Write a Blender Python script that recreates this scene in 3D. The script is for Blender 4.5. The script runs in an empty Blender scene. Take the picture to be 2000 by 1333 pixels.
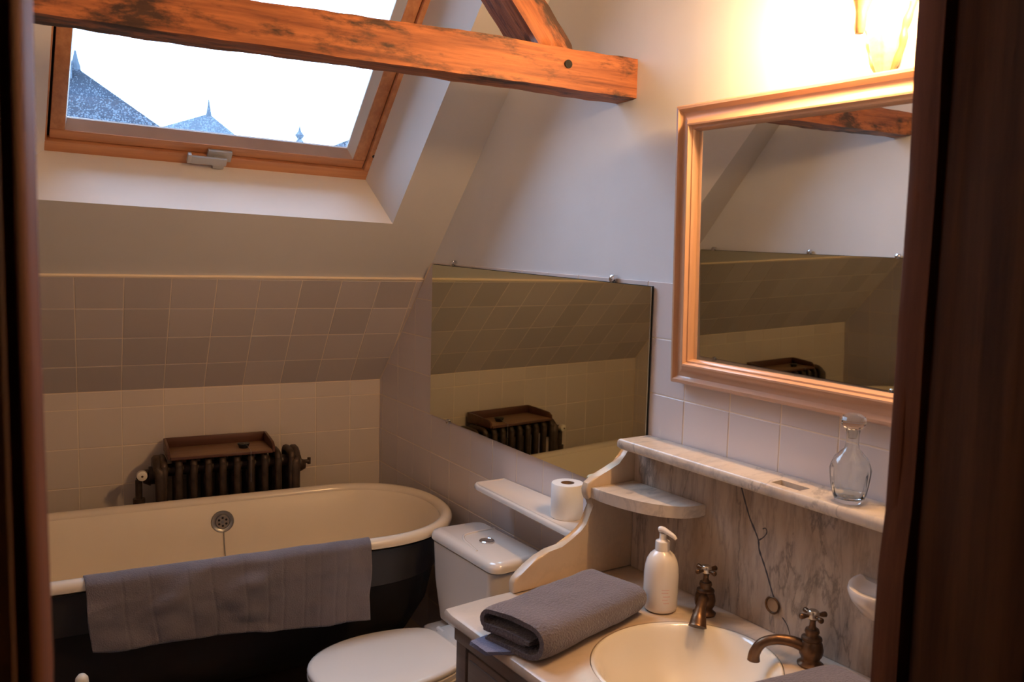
import bpy, bmesh, math, random
from mathutils import Vector, Matrix, noise
random.seed(7)
sc = bpy.context.scene
COL = sc.collection
PI = math.pi

# ---------------------------------------------------------------- camera
F = 1611.0
YAW, PITCH, ROLL = 0.48381, 0.09441, 0.02584
cy, sy, cp, sp = math.cos(YAW), math.sin(YAW), math.cos(PITCH), math.sin(PITCH)
fwd = Vector((sy*cp, cy*cp, -sp)); rgt = Vector((cy, -sy, 0)); up = rgt.cross(fwd)
cr, sr = math.cos(ROLL), math.sin(ROLL)
r2 = cr*rgt + sr*up; u2 = -sr*rgt + cr*up
cam_d = bpy.data.cameras.new('camera'); cam = bpy.data.objects.new('camera', cam_d); COL.objects.link(cam)
M = Matrix((r2, u2, -fwd)).transposed().to_4x4()
M.translation = Vector((-1.1672, -3.4673, 1.5927))
cam.matrix_world = M
cam_d.sensor_width = 36.0
cam_d.lens = F*36.0/2000.0
cam_d.clip_start = 0.05; cam_d.clip_end = 300
cam_d.dof.use_dof = True; cam_d.dof.focus_distance = 2.7; cam_d.dof.aperture_fstop = 7.0
sc.camera = cam

# ---------------------------------------------------------------- world / light / exposure
w = bpy.data.worlds.new('sky'); sc.world = w; w.use_nodes = True
bg = w.node_tree.nodes['Background']
bg.inputs[0].default_value = (0.47, 0.69, 1.0, 1); bg.inputs[1].default_value = 10.8
sc.view_settings.view_transform = 'Standard'
sc.view_settings.look = 'None'
sc.view_settings.gamma = 1.0
sc.view_settings.use_curve_mapping = False
sc.view_settings.exposure = 0.0
sc.cycles.sample_clamp_indirect = 8.0
sc.cycles.max_bounces = 10
sc.cycles.diffuse_bounces = 5
sc.cycles.transparent_max_bounces = 12
sc.cycles.caustics_reflective = False
LAMP = 335.0

# ---------------------------------------------------------------- materials
def mat(name, col, rough=0.5, metal=0.0, nscale=0, namt=0.0, bump=0.0, bscale=200, coat=0.0, spec=0.5, rnd=0.0, stretch=None):
    m = bpy.data.materials.new(name); m.use_nodes = True
    nt = m.node_tree; b = nt.nodes['Principled BSDF']
    b.inputs['Base Color'].default_value = (*col, 1); b.inputs['Roughness'].default_value = rough
    b.inputs['Metallic'].default_value = metal; b.inputs['Coat Weight'].default_value = coat
    b.inputs['Coat Roughness'].default_value = 0.08; b.inputs['Specular IOR Level'].default_value = spec
    tc = nt.nodes.new('ShaderNodeTexCoord'); mp = nt.nodes.new('ShaderNodeMapping')
    nt.links.new(tc.outputs['Object'], mp.inputs[0])
    if stretch: mp.inputs['Scale'].default_value = stretch
    colout = None
    if nscale:
        n = nt.nodes.new('ShaderNodeTexNoise'); n.inputs['Scale'].default_value = nscale; n.inputs['Detail'].default_value = 6
        nt.links.new(mp.outputs[0], n.inputs['Vector'])
        mr = nt.nodes.new('ShaderNodeMapRange'); mr.inputs[1].default_value = .3; mr.inputs[2].default_value = .7
        mr.inputs[3].default_value = 1-namt; mr.inputs[4].default_value = 1+namt*.5
        nt.links.new(n.outputs[0], mr.inputs[0])
        mx = nt.nodes.new('ShaderNodeVectorMath'); mx.operation = 'SCALE'
        mx.inputs[0].default_value = col; nt.links.new(mr.outputs[0], mx.inputs['Scale'])
        colout = mx.outputs[0]
    if rnd:
        oi = nt.nodes.new('ShaderNodeObjectInfo'); mr = nt.nodes.new('ShaderNodeMapRange')
        mr.inputs[3].default_value = 1-rnd; mr.inputs[4].default_value = 1+rnd
        nt.links.new(oi.outputs['Random'], mr.inputs[0])
        mx = nt.nodes.new('ShaderNodeVectorMath'); mx.operation = 'SCALE'
        if colout: nt.links.new(colout, mx.inputs[0])
        else: mx.inputs[0].default_value = col
        nt.links.new(mr.outputs[0], mx.inputs['Scale']); colout = mx.outputs[0]
    if colout: nt.links.new(colout, b.inputs['Base Color'])
    if bump:
        n = nt.nodes.new('ShaderNodeTexNoise'); n.inputs['Scale'].default_value = bscale; n.inputs['Detail'].default_value = 4
        nt.links.new(mp.outputs[0], n.inputs['Vector'])
        bp = nt.nodes.new('ShaderNodeBump'); bp.inputs['Strength'].default_value = bump; bp.inputs['Distance'].default_value = .004
        nt.links.new(n.outputs[0], bp.inputs['Height']); nt.links.new(bp.outputs[0], b.inputs['Normal'])
    return m

def wood(name, c1, c2, c3=None, rough=.5, scale=3.0, bump=.3, blotch=0.0, axis=0, coat=0, fine=60):
    """grain runs along local `axis`"""
    m = bpy.data.materials.new(name); m.use_nodes = True
    nt = m.node_tree; N = nt.nodes; L = nt.links; b = N['Principled BSDF']
    b.inputs['Roughness'].default_value = rough; b.inputs['Coat Weight'].default_value = coat
    tc = N.new('ShaderNodeTexCoord'); mp = N.new('ShaderNodeMapping'); L.new(tc.outputs['Object'], mp.inputs[0])
    s = [fine]*3; s[axis] = fine*.05; mp.inputs['Scale'].default_value = s
    n1 = N.new('ShaderNodeTexNoise'); n1.inputs['Scale'].default_value = 1; n1.inputs['Detail'].default_value = 8; n1.inputs['Roughness'].default_value = .65
    L.new(mp.outputs[0], n1.inputs['Vector'])
    r = N.new('ShaderNodeValToRGB'); e = r.color_ramp.elements
    e[0].position = .32; e[0].color = (*c2, 1); e[1].position = .62; e[1].color = (*c1, 1)
    L.new(n1.outputs[0], r.inputs[0]); out = r.outputs[0]
    if c3:
        mp2 = N.new('ShaderNodeMapping'); L.new(tc.outputs['Object'], mp2.inputs[0])
        s = [scale*3]*3; s[axis] = scale; mp2.inputs['Scale'].default_value = s
        n2 = N.new('ShaderNodeTexNoise'); n2.inputs['Scale'].default_value = 1; n2.inputs['Detail'].default_value = 9; n2.inputs['Roughness'].default_value = .7
        L.new(mp2.outputs[0], n2.inputs['Vector'])
        r2_ = N.new('ShaderNodeValToRGB'); e = r2_.color_ramp.elements
        e[0].position = .51; e[0].color = (0, 0, 0, 1); e[1].position = .62; e[1].color = (1, 1, 1, 1)
        L.new(n2.outputs[0], r2_.inputs[0])
        ml = N.new('ShaderNodeMath'); ml.operation = 'MULTIPLY'; ml.inputs[1].default_value = blotch; L.new(r2_.outputs[0], ml.inputs[0])
        mx = N.new('ShaderNodeMix'); mx.data_type = 'RGBA'; L.new(ml.outputs[0], mx.inputs[0])
        L.new(out, mx.inputs[6]); mx.inputs[7].default_value = (*c3, 1); out = mx.outputs[2]
    L.new(out, b.inputs['Base Color'])
    bp = N.new('ShaderNodeBump'); bp.inputs['Strength'].default_value = bump; bp.inputs['Distance'].default_value = .003
    L.new(n1.outputs[0], bp.inputs['Height']); L.new(bp.outputs[0], b.inputs['Normal'])
    return m

def marble(name, base, vein, warm, diag=False, rough=.28, amount=1.0):
    m = bpy.data.materials.new(name); m.use_nodes = True
    nt = m.node_tree; N = nt.nodes; L = nt.links; b = N['Principled BSDF']; b.inputs['Roughness'].default_value = rough
    tc = N.new('ShaderNodeTexCoord'); mp = N.new('ShaderNodeMapping'); L.new(tc.outputs['Object'], mp.inputs[0])
    if diag:
        mp.inputs['Rotation'].default_value = (0, math.radians(-30), 0); mp.inputs['Scale'].default_value = (4.2, 1, .8)
    else:
        mp.inputs['Rotation'].default_value = (0, 0, math.radians(35)); mp.inputs['Scale'].default_value = (2.2, .9, 1.5)
    def nz(sc_, det, dist, rgh=.6):
        n = N.new('ShaderNodeTexNoise'); n.inputs['Scale'].default_value = sc_; n.inputs['Detail'].default_value = det
        n.inputs['Distortion'].default_value = dist; n.inputs['Roughness'].default_value = rgh
        L.new(mp.outputs[0], n.inputs['Vector']); return n.outputs[0]
    def band(src, c, wd):
        s = N.new('ShaderNodeMath'); s.operation = 'SUBTRACT'; s.inputs[1].default_value = c; L.new(src, s.inputs[0])
        a = N.new('ShaderNodeMath'); a.operation = 'ABSOLUTE'; L.new(s.outputs[0], a.inputs[0])
        r = N.new('ShaderNodeMapRange'); r.inputs[1].default_value = 0; r.inputs[2].default_value = wd; r.inputs[3].default_value = 1; r.inputs[4].default_value = 0
        L.new(a.outputs[0], r.inputs[0]); return r.outputs[0]
    cloud = nz(2.5, 6, .6); v1 = band(nz(1.6, 9, .5 if diag else 1.0), .5, .016); v2 = band(nz(4, 8, .3 if diag else .8), .48, .03); st = nz(11, 6, .1, .7)
    def mix(fac, a, bcol, k=1.0):
        ml = N.new('ShaderNodeMath'); ml.operation = 'MULTIPLY'; ml.inputs[1].default_value = k; ml.use_clamp = True; L.new(fac, ml.inputs[0])
        mx = N.new('ShaderNodeMix'); mx.data_type = 'RGBA'; L.new(ml.outputs[0], mx.inputs[0])
        if isinstance(a, tuple): mx.inputs[6].default_value = (*a, 1)
        else: L.new(a, mx.inputs[6])
        mx.inputs[7].default_value = (*bcol, 1); return mx.outputs[2]
    r = N.new('ShaderNodeMapRange'); r.inputs[1].default_value = .42; r.inputs[2].default_value = .68; L.new(cloud, r.inputs[0])
    c = mix(r.outputs[0], base, warm, .8)
    r = N.new('ShaderNodeMapRange'); r.inputs[1].default_value = .5; r.inputs[2].default_value = .72; L.new(st, r.inputs[0])
    c = mix(r.outputs[0], c, vein, .35*amount)
    c = mix(v2, c, vein, .22*amount); c = mix(v1, c, tuple(x*.6 for x in vein), .40*amount)
    L.new(c, b.inputs['Base Color'])
    return m

M_plaster = mat('white_plaster', (.77, .78, .81), .85, nscale=2.2, namt=.07, bump=.25, bscale=18)
M_ceil = mat('ceiling_plaster', (.66, .635, .61), .85, nscale=2.0, namt=.06, bump=.2, bscale=25)
M_reveal = mat('reveal_plaster', (.84, .81, .79), .8, nscale=3, namt=.05, bump=.2, bscale=20)
M_grout = mat('cream_grout', (.86, .74, .60), .9)
M_tileA = mat('cream_tile', (.70, .61, .54), .38, rnd=.035, bump=.05, bscale=14)
M_tileS = mat('grey_pink_tile', (.58, .52, .50), .38, rnd=.09, bump=.05, bscale=14)
M_tileB = mat('lilac_white_tile', (.71, .64, .63), .30, rnd=.035, bump=.06, bscale=14)
M_edge = mat('lit_tile_edge', (.95, .80, .62), .35)  # bright warm colour stands in for lamp light caught on the tile tops
M_beam = wood('old_oak', (.52, .17, .055), (.16, .040, .014), (.022, .011, .009), rough=.55, scale=4.2, bump=1.0, blotch=.92, axis=0, fine=55)
M_pine = wood('varnished_pine', (.66, .31, .14), (.50, .20, .085), rough=.35, axis=0, fine=40, bump=.1, coat=.2)
M_pinev = wood('varnished_pine_upright', (.66, .31, .14), (.48, .19, .08), rough=.35, axis=1, fine=40, bump=.1, coat=.2)
M_pink = mat('pink_washed_wood', (.62, .44, .36), .5, nscale=8, namt=.12)
M_pale = mat('pale_gasket', (.80, .74, .68), .5)
M_frame = wood('pink_waxed_pine', (.64, .40, .27), (.56, .32, .20), rough=.35, axis=0, fine=45, bump=.06, coat=.25)
M_mirror = mat('old_mirror', (.74, .75, .58), .02, 1.0)
M_mirror2 = mat('framed_mirror', (.80, .80, .78), .015, 1.0)
M_chrome = mat('chrome', (.75, .75, .78), .12, 1.0)
M_marble = marble('pale_marble', (.64, .565, .49), (.24, .215, .21), (.56, .42, .29), amount=1.25)
M_counter = marble('cream_marble', (.64, .53, .43), (.38, .32, .29), (.58, .40, .25), amount=.45)
M_gable = marble('ochre_marble', (.58, .45, .32), (.26, .22, .19), (.48, .30, .15), diag=True, amount=.55)
M_marblev = marble('veined_marble', (.46, .37, .30), (.10, .085, .08), (.30, .20, .13), diag=True, amount=1.35)
M_vein = mat('dark_crack', (.06, .055, .06), .7)
M_ceramic = mat('white_ceramic', (.78, .69, .61), .14, coat=.5)
M_rim = mat('rim_enamel', (.80, .70, .57), .25, coat=.3)
M_enamel = mat('cream_enamel', (.82, .72, .58), .42, nscale=2.5, namt=.05)
M_basin = mat('ivory_basin', (.86, .78, .66), .12, coat=.4)
M_black = mat('black_bath_paint', (.030, .027, .026), .42, nscale=5, namt=.3)
M_iron = mat('rusty_iron', (.085, .055, .04), .5, .5, nscale=25, namt=.5, bump=.2, bscale=80)
M_traywood = wood('dark_tray_wood', (.115, .042, .022), (.06, .022, .012), rough=.4, axis=0, fine=40, bump=.1)
M_trayfloor = wood('worn_tray_floor', (.27, .155, .085), (.18, .095, .05), rough=.5, axis=0, fine=30, bump=.1)
M_rubber = mat('black_rubber', (.015, .015, .015), .45)
M_brass = mat('aged_brass', (.155, .085, .046), .36, .85, nscale=30, namt=.45, bump=.15, bscale=90)
M_brassdark = mat('dark_bronze', (.14, .085, .06), .4, .85, nscale=30, namt=.5)
M_nickel = mat('worn_nickel', (.58, .50, .40), .3, 1.0)
M_steel = mat('grey_metal', (.34, .33, .32), .35, .85)
M_alu = mat('grey_painted_metal', (.50, .49, .48), .5, .2)
M_dark = mat('hole_black', (.01, .009, .008), .8)
M_white = mat('white_plastic', (.82, .74, .66), .25, coat=.3)
M_paper = mat('toilet_paper', (.86, .82, .78), .95, bump=.1, bscale=300)
M_card = mat('brown_card', (.30, .18, .11), .9)
M_red = mat('pink_print', (.72, .42, .34), .5)
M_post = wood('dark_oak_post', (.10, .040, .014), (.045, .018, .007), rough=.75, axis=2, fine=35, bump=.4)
M_postlit = wood('lit_door_oak', (.15, .052, .020), (.075, .024, .010), rough=.7, axis=2, fine=40, bump=.3)  # post oak again, room light on its edges put into a lighter colour
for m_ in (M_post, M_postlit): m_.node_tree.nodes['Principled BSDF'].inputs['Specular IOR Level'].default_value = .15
M_hall = mat('dim_hall_wall', (.05, .04, .035), .9)
M_floor = wood('dark_floorboards', (.075, .045, .03), (.04, .024, .016), rough=.5, axis=1, fine=25, bump=.2)
M_cab = wood('grey_brown_cabinet', (.20, .145, .115), (.14, .10, .08), rough=.45, axis=0, fine=35, bump=.15)
M_slate = mat('blue_slate', (.013, .018, .029), .8, spec=.15, nscale=1.5, namt=.35)
M_slatelit = mat('lit_slate', (.048, .062, .080), .8, spec=.15)  # blue slate again, with daylight put into a paler colour
M_stone = mat('pale_stone', (.3, .29, .27), .8)
M_sconce = mat('gilded_plaster', (.26, .15, .07), .4, bump=.3, bscale=60)
M_sconcew = mat('ivory_plaster_leaf', (.42, .36, .26), .45, bump=.5, bscale=70)
M_cream = mat('cream_knob', (.80, .72, .58), .35)

def fabric(name, col, scale=260, bump=.6, stripes=False):
    m = mat(name, col, .95, nscale=9, namt=.12)
    nt = m.node_tree; N = nt.nodes; L = nt.links; b = N['Principled BSDF']
    b.inputs['Sheen Weight'].default_value = .35; b.inputs['Sheen Roughness'].default_value = .5
    tc = [n for n in N if n.type == 'TEX_COORD'][0]
    v = N.new('ShaderNodeTexVoronoi'); v.inputs['Scale'].default_value = scale; L.new(tc.outputs['Object'], v.inputs['Vector'])
    bp = N.new('ShaderNodeBump'); bp.inputs['Strength'].default_value = bump; bp.inputs['Distance'].default_value = .002
    L.new(v.outputs[0], bp.inputs['Height']); L.new(bp.outputs[0], b.inputs['Normal'])
    return m
M_towel = fabric('grey_blue_terry', (.145, .120, .135), 210, 1.0)
M_mat = fabric('faded_bath_mat', (.16, .145, .17), 240, .5)
M_cloth = fabric('blue_cloth', (.16, .17, .28), 300)

def glass_mat():
    m = bpy.data.materials.new('clear_glass'); m.use_nodes = True
    b = m.node_tree.nodes['Principled BSDF']
    b.inputs['Base Color'].default_value = (.97, .98, .96, 1); b.inputs['Roughness'].default_value = .01
    b.inputs['Transmission Weight'].default_value = 1.0; b.inputs['IOR'].default_value = 1.36
    return m
M_glass = glass_mat()
def pane_mat():
    # thin window pane: mostly see-through, a fresnel reflection, and rain drops that scatter light near the bottom
    m = bpy.data.materials.new('rain_spotted_pane'); m.use_nodes = True
    nt = m.node_tree; N = nt.nodes; L = nt.links
    for n in list(N): N.remove(n)
    o = N.new('ShaderNodeOutputMaterial'); tr = N.new('ShaderNodeBsdfTransparent'); gl = N.new('ShaderNodeBsdfGlossy')
    gl.inputs['Roughness'].default_value = .02
    fr = N.new('ShaderNodeFresnel'); fr.inputs[0].default_value = 1.45
    mx = N.new('ShaderNodeMixShader'); L.new(fr.outputs[0], mx.inputs[0]); L.new(tr.outputs[0], mx.inputs[1]); L.new(gl.outputs[0], mx.inputs[2])
    tc = N.new('ShaderNodeTexCoord')
    v = N.new('ShaderNodeTexVoronoi'); v.inputs['Scale'].default_value = 150; L.new(tc.outputs['Object'], v.inputs['Vector'])
    n = N.new('ShaderNodeTexNoise'); n.inputs['Scale'].default_value = 40; L.new(tc.outputs['Object'], n.inputs['Vector'])
    sx = N.new('ShaderNodeSeparateXYZ'); L.new(tc.outputs['Object'], sx.inputs[0])
    # more drops toward the lower edge of the pane (local y = 0)
    g = N.new('ShaderNodeMapRange'); g.inputs[1].default_value = 0; g.inputs[2].default_value = .22; g.inputs[3].default_value = .44; g.inputs[4].default_value = .17
    L.new(sx.outputs[1], g.inputs[0])
    nn = N.new('ShaderNodeMath'); nn.operation = 'MULTIPLY'; L.new(n.outputs[0], nn.inputs[0]); L.new(g.outputs[0], nn.inputs[1])
    n15 = N.new('ShaderNodeMath'); n15.operation = 'MULTIPLY'; n15.inputs[1].default_value = 2.1; L.new(nn.outputs[0], n15.inputs[0])
    lt = N.new('ShaderNodeMath'); lt.operation = 'LESS_THAN'; L.new(v.outputs['Distance'], lt.inputs[0]); L.new(n15.outputs[0], lt.inputs[1])
    ml = N.new('ShaderNodeMath'); ml.operation = 'MULTIPLY'; ml.inputs[1].default_value = .15; L.new(lt.outputs[0], ml.inputs[0])
    tl = N.new('ShaderNodeBsdfTranslucent'); tl.inputs[0].default_value = (.30, .36, .42, 1)
    m2 = N.new('ShaderNodeMixShader'); L.new(ml.outputs[0], m2.inputs[0]); L.new(mx.outputs[0], m2.inputs[1]); L.new(tl.outputs[0], m2.inputs[2])
    L.new(m2.outputs[0], o.inputs[0])
    return m
M_pane = pane_mat()
def emit(name, col, s):
    m = bpy.data.materials.new(name); m.use_nodes = True; nt = m.node_tree
    b = nt.nodes['Principled BSDF']; b.inputs['Base Color'].default_value = (.9, .85, .75, 1)
    b.inputs['Emission Color'].default_value = (*col, 1); b.inputs['Emission Strength'].default_value = s
    return m
M_bulb = emit('lit_bulb', (1.0, .58, .25), LAMP)

# ---------------------------------------------------------------- helpers
def finish(bm, name, m, parent=None, smooth=40, loc=None, rot=None, mats=None):
    bmesh.ops.recalc_face_normals(bm, faces=bm.faces)
    me = bpy.data.meshes.new(name); bm.to_mesh(me); bm.free()
    me.materials.append(m)
    if mats:
        for x in mats: me.materials.append(x)
    if smooth:
        for p in me.polygons: p.use_smooth = True
        me.set_sharp_from_angle(angle=math.radians(smooth))
    o = bpy.data.objects.new(name, me); COL.objects.link(o)
    if parent: o.parent = parent
    if loc: o.location = loc
    if rot: o.rotation_euler = rot
    return o
def tag(o, label, cat, group=None, kind=None):
    o['label'] = label; o['category'] = cat
    if group: o['group'] = group
    if kind: o['kind'] = kind
    return o
def thing(name, label, cat, loc=(0, 0, 0), rotz=0, group=None, kind=None):
    o = bpy.data.objects.new(name, None); COL.objects.link(o); o.location = loc; o.rotation_euler = (0, 0, rotz)
    o.empty_display_size = .05
    return tag(o, label, cat, group, kind)
def box(bm, x0, x1, y0, y1, z0, z1, bev=0.0, seg=2):
    vs = [bm.verts.new((x, y, z)) for x in (x0, x1) for y in (y0, y1) for z in (z0, z1)]
    idx = [(0, 1, 3, 2), (4, 6, 7, 5), (0, 4, 5, 1), (2, 3, 7, 6), (0, 2, 6, 4), (1, 5, 7, 3)]
    fs = [bm.faces.new([vs[i] for i in f]) for f in idx]
    if bev:
        es = {e for f in fs for e in f.edges}
        bmesh.ops.bevel(bm, geom=list(es), offset=bev, segments=seg, affect='EDGES', profile=.5)
def loft(bm, rings, cap=True, closed=True):
    R = [[bm.verts.new(p) for p in r] for r in rings]
    n = len(R[0])
    for a, b in zip(R, R[1:]):
        for i in range(n if closed else n-1):
            j = (i+1) % n
            try: bm.faces.new((a[i], a[j], b[j], b[i]))
            except ValueError: pass
    if cap and closed:
        for r in (R[0], R[-1]):
            try: bm.faces.new(r)
            except ValueError: pass
    return R
def lathe(bm, prof, n=32, center=(0, 0, 0), cap=False, sx=1, sy=1):
    cx, cy_, cz = center; rings = []
    for r, z in prof:
        rings.append([(cx+sx*max(r, 1e-4)*math.cos(2*PI*i/n), cy_+sy*max(r, 1e-4)*math.sin(2*PI*i/n), cz+z) for i in range(n)])
    return loft(bm, rings, cap=cap)
def catmull(pts, sub=6):
    P = [Vector(p) for p in pts]; out = []
    for i in range(len(P)-1):
        p0 = P[max(i-1, 0)]; p1 = P[i]; p2 = P[i+1]; p3 = P[min(i+2, len(P)-1)]
        for k in range(sub):
            t = k/sub
            out.append(.5*((2*p1)+(-p0+p2)*t+(2*p0-5*p1+4*p2-p3)*t*t+(-p0+3*p1-3*p2+p3)*t**3))
    out.append(P[-1]); return out
def tube(bm, pts, r, n=10, cap=True):
    P = [Vector(p) for p in pts]; rings = []; prev = None
    for i, p in enumerate(P):
        d = (P[min(i+1, len(P)-1)]-P[max(i-1, 0)]).normalized()
        if prev is None:
            a = d.cross(Vector((0, 0, 1)))
            if a.length < .05: a = d.cross(Vector((1, 0, 0)))
            a.normalize()
        else:
            a = (prev-d*prev.dot(d)).normalized()
        prev = a; b = d.cross(a); rr = r[i] if isinstance(r, (list, tuple)) else r
        rings.append([p+rr*(math.cos(2*PI*k/n)*a+math.sin(2*PI*k/n)*b) for k in range(n)])
    loft(bm, rings, cap=cap)
def prism(bm, poly, z0, z1, axis=2, bev=0, seg=2):
    """extrude 2D polygon along axis"""
    def P(u, v, h):
        return {2: (u, v, h), 1: (u, h, v), 0: (h, u, v)}[axis]
    a = [bm.verts.new(P(u, v, z0)) for u, v in poly]; b = [bm.verts.new(P(u, v, z1)) for u, v in poly]
    n = len(poly); fs = [bm.faces.new(a), bm.faces.new(b)]
    for i in range(n): fs.append(bm.faces.new((a[i], a[(i+1) % n], b[(i+1) % n], b[i])))
    if bev:
        es = set(fs[0].edges) | set(fs[1].edges)
        bmesh.ops.bevel(bm, geom=list(es), offset=bev, segments=seg, affect='EDGES', profile=.5)
def quadsheet(bm, pts):
    bm.faces.new([bm.verts.new(p) for p in pts])
def B(): return bmesh.new()

# ---------------------------------------------------------------- room frames (z up, floor at 0; z0 = 1 m is the first grout line of the knee wall)
Z0 = 1.0
PH = -0.11297
nB = Vector((math.cos(PH), -math.sin(PH), 0)); tB = Vector((-math.sin(PH), -math.cos(PH), 0))
RZ = math.atan2(tB.y, tB.x)          # local x runs along the right wall towards the camera, local y goes into the wall
def W(t, d, z): v = tB*t - nB*d; return (v.x, v.y, z+Z0)
TH = .84663; ZT = .0655
uS = Vector((0, -math.cos(TH), math.sin(TH))); nS = Vector((0, math.sin(TH), math.cos(TH)))
def S(x, s, D=0): v = Vector((x, 0, ZT+Z0)) + uS*s + nS*D; return v
XL = -1.73
def xr(y): return -y*math.tan(-PH)      # right wall x at y
def xl(y): return XL + -y*math.tan(-PH)
T = .15; CEIL_S = 2.35; YF = -2.80
zc = ZT+Z0+CEIL_S*math.sin(TH); yc = -CEIL_S*math.cos(TH)

# ---- floor
bm = B(); box(bm, -2.2, .9, -5.0, .2, -.1, 0)
floor = tag(finish(bm, 'floor', M_floor, smooth=0), 'dark wooden floor under the bath and the toilet', 'floor', kind='structure')
# ---- knee wall
bm = B(); box(bm, XL-.3, .3, .0012, .16, 0, ZT+Z0+.05)
wall_back = tag(finish(bm, 'wall_back', M_grout, smooth=0), 'low tiled knee wall behind the radiator, under the slope', 'wall', kind='structure')
# ---- right wall (gable) in its own frame
bm = B()
prism(bm, [(-.16, -Z0), (3.35, -Z0), (3.35, 2.2), (-.16, 2.2)], .006, .16, axis=1)
wall_right = finish(bm, 'wall_right', M_plaster, smooth=0, loc=(0, 0, Z0), rot=(0, 0, RZ))
tag(wall_right, 'white gable wall with lilac tiles behind the washstand and mirrors', 'wall', kind='structure')
bm = B(); prism(bm, [(-.02, -.98), (3.0, -.98), (3.0, .60-.027*3.0-.004), (-.02, .596)], .0012, .0061, axis=1)
finish(bm, 'grout_bed', M_grout, wall_right, smooth=0)
# ---- left wall
bm = B(); prism(bm, [(-.16, -Z0), (3.35, -Z0), (3.35, 2.2), (-.16, 2.2)], -.16, -.006, axis=1)
wall_left = finish(bm, 'wall_left', M_plaster, smooth=0, loc=(XL, 0, Z0), rot=(0, 0, RZ))
tag(wall_left, 'white side wall opposite the washstand, seen only in the mirrors', 'wall', kind='structure')
bm = B(); prism(bm, [(.0, -.98), (3.0, -.98), (3.0, .60-.027*3.0-.004), (.0, .596)], -.0061, -.0012, axis=1)
finish(bm, 'grout_bed', M_grout, wall_left, smooth=0)

# ---- sloping ceiling with skylight opening + flat ceiling
OPi = [(-1.45, .905), (-.150, .872), (-.150+.085*1.28, 2.15), (-1.45, 2.15)]
def fr_pt(u, v):      # u,v in metres from lower-left corner of the fixed window frame (crooked)
    return (-1.270+u+.084*v, .8954-.0235*u+v)
FW, FH, FD = 1.082, 1.18, .25
OPo = [fr_pt(.012, .012), fr_pt(FW-.012, .012), fr_pt(FW-.012, FH-.012), fr_pt(.012, FH-.012)]
def slab(x, s, D): return tuple(S(x, s, D))
xa0, xa1, xb0, xb1 = XL-.2, XL+.15, .3, .6
bm = B()
ring_i = [(XL-.1, -.02), (.15, -.02), (.45, CEIL_S+.02), (XL+.1, CEIL_S+.02)]
DI = .008
def V(l, D): return [bm.verts.new(slab(x, s, D)) for x, s in l]
a = V(ring_i, DI); b = V(OPi, DI); c = V(ring_i, FD+.02); d = V(OPo, FD+.001)
for i in range(4):
    j = (i+1) % 4
    bm.faces.new((a[i], a[j], b[j], b[i])); bm.faces.new((c[i], c[j], d[j], d[i])); bm.faces.new((a[i], a[j], c[j], c[i]))
ceiling = tag(finish(bm, 'ceiling', M_ceil, smooth=0), 'sloping plaster ceiling with a deep skylight recess over the bath', 'ceiling', kind='structure')
bm = B()
b = [bm.verts.new(slab(x, s, DI)) for x, s in OPi]; d = [bm.verts.new(slab(x, s, FD+.001)) for x, s in OPo]
for i in range(4):
    j = (i+1) % 4; bm.faces.new((b[i], b[j], d[j], d[i]))
rv = finish(bm, 'reveal', M_reveal, ceiling, smooth=0)
bm = B(); box(bm, -2.2, .9, YF-.3, yc+.03, zc-.004, zc+.15)
finish(bm, 'flat_ceiling', M_ceil, ceiling, smooth=0)
# ---- front wall with doorway (camera looks through it), and the dark hall behind the camera
JX0, JX1 = -1.190, -.283
YH = -2.96
bm = B()
box(bm, -2.2, JX0-.12, YH, YF, 0, zc); box(bm, JX1+.02, .9, YH, YF, 0, zc); box(bm, JX0-.12, JX1+.02, YH, YF, 2.30, zc)
wall_front = tag(finish(bm, 'wall_front', M_plaster, smooth=0), 'wall around the doorway the room is seen through', 'wall', kind='structure')
bm = B()
box(bm, -2.2, -2.1, -5.0, YH-.002, 0, 2.45); box(bm, .8, .9, -5.0, YH-.002, 0, 2.45); box(bm, -2.2, .9, -5.1, -5.0, 0, 2.45); box(bm, -2.2, .9, -5.1, YH-.002, 2.45, 2.55)
wall_rear = tag(finish(bm, 'wall_rear', M_hall, smooth=0), 'dark hallway walls and ceiling behind the viewer', 'wall', kind='structure')
bm = B()
for x0, x1 in ((-2.1, JX0-.125), (JX1+.125, .8)): box(bm, x0, x1, YH-.008, YH-.0005, 0, 2.44)
finish(bm, 'hall_lining', M_hall, wall_front, smooth=0)

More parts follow.
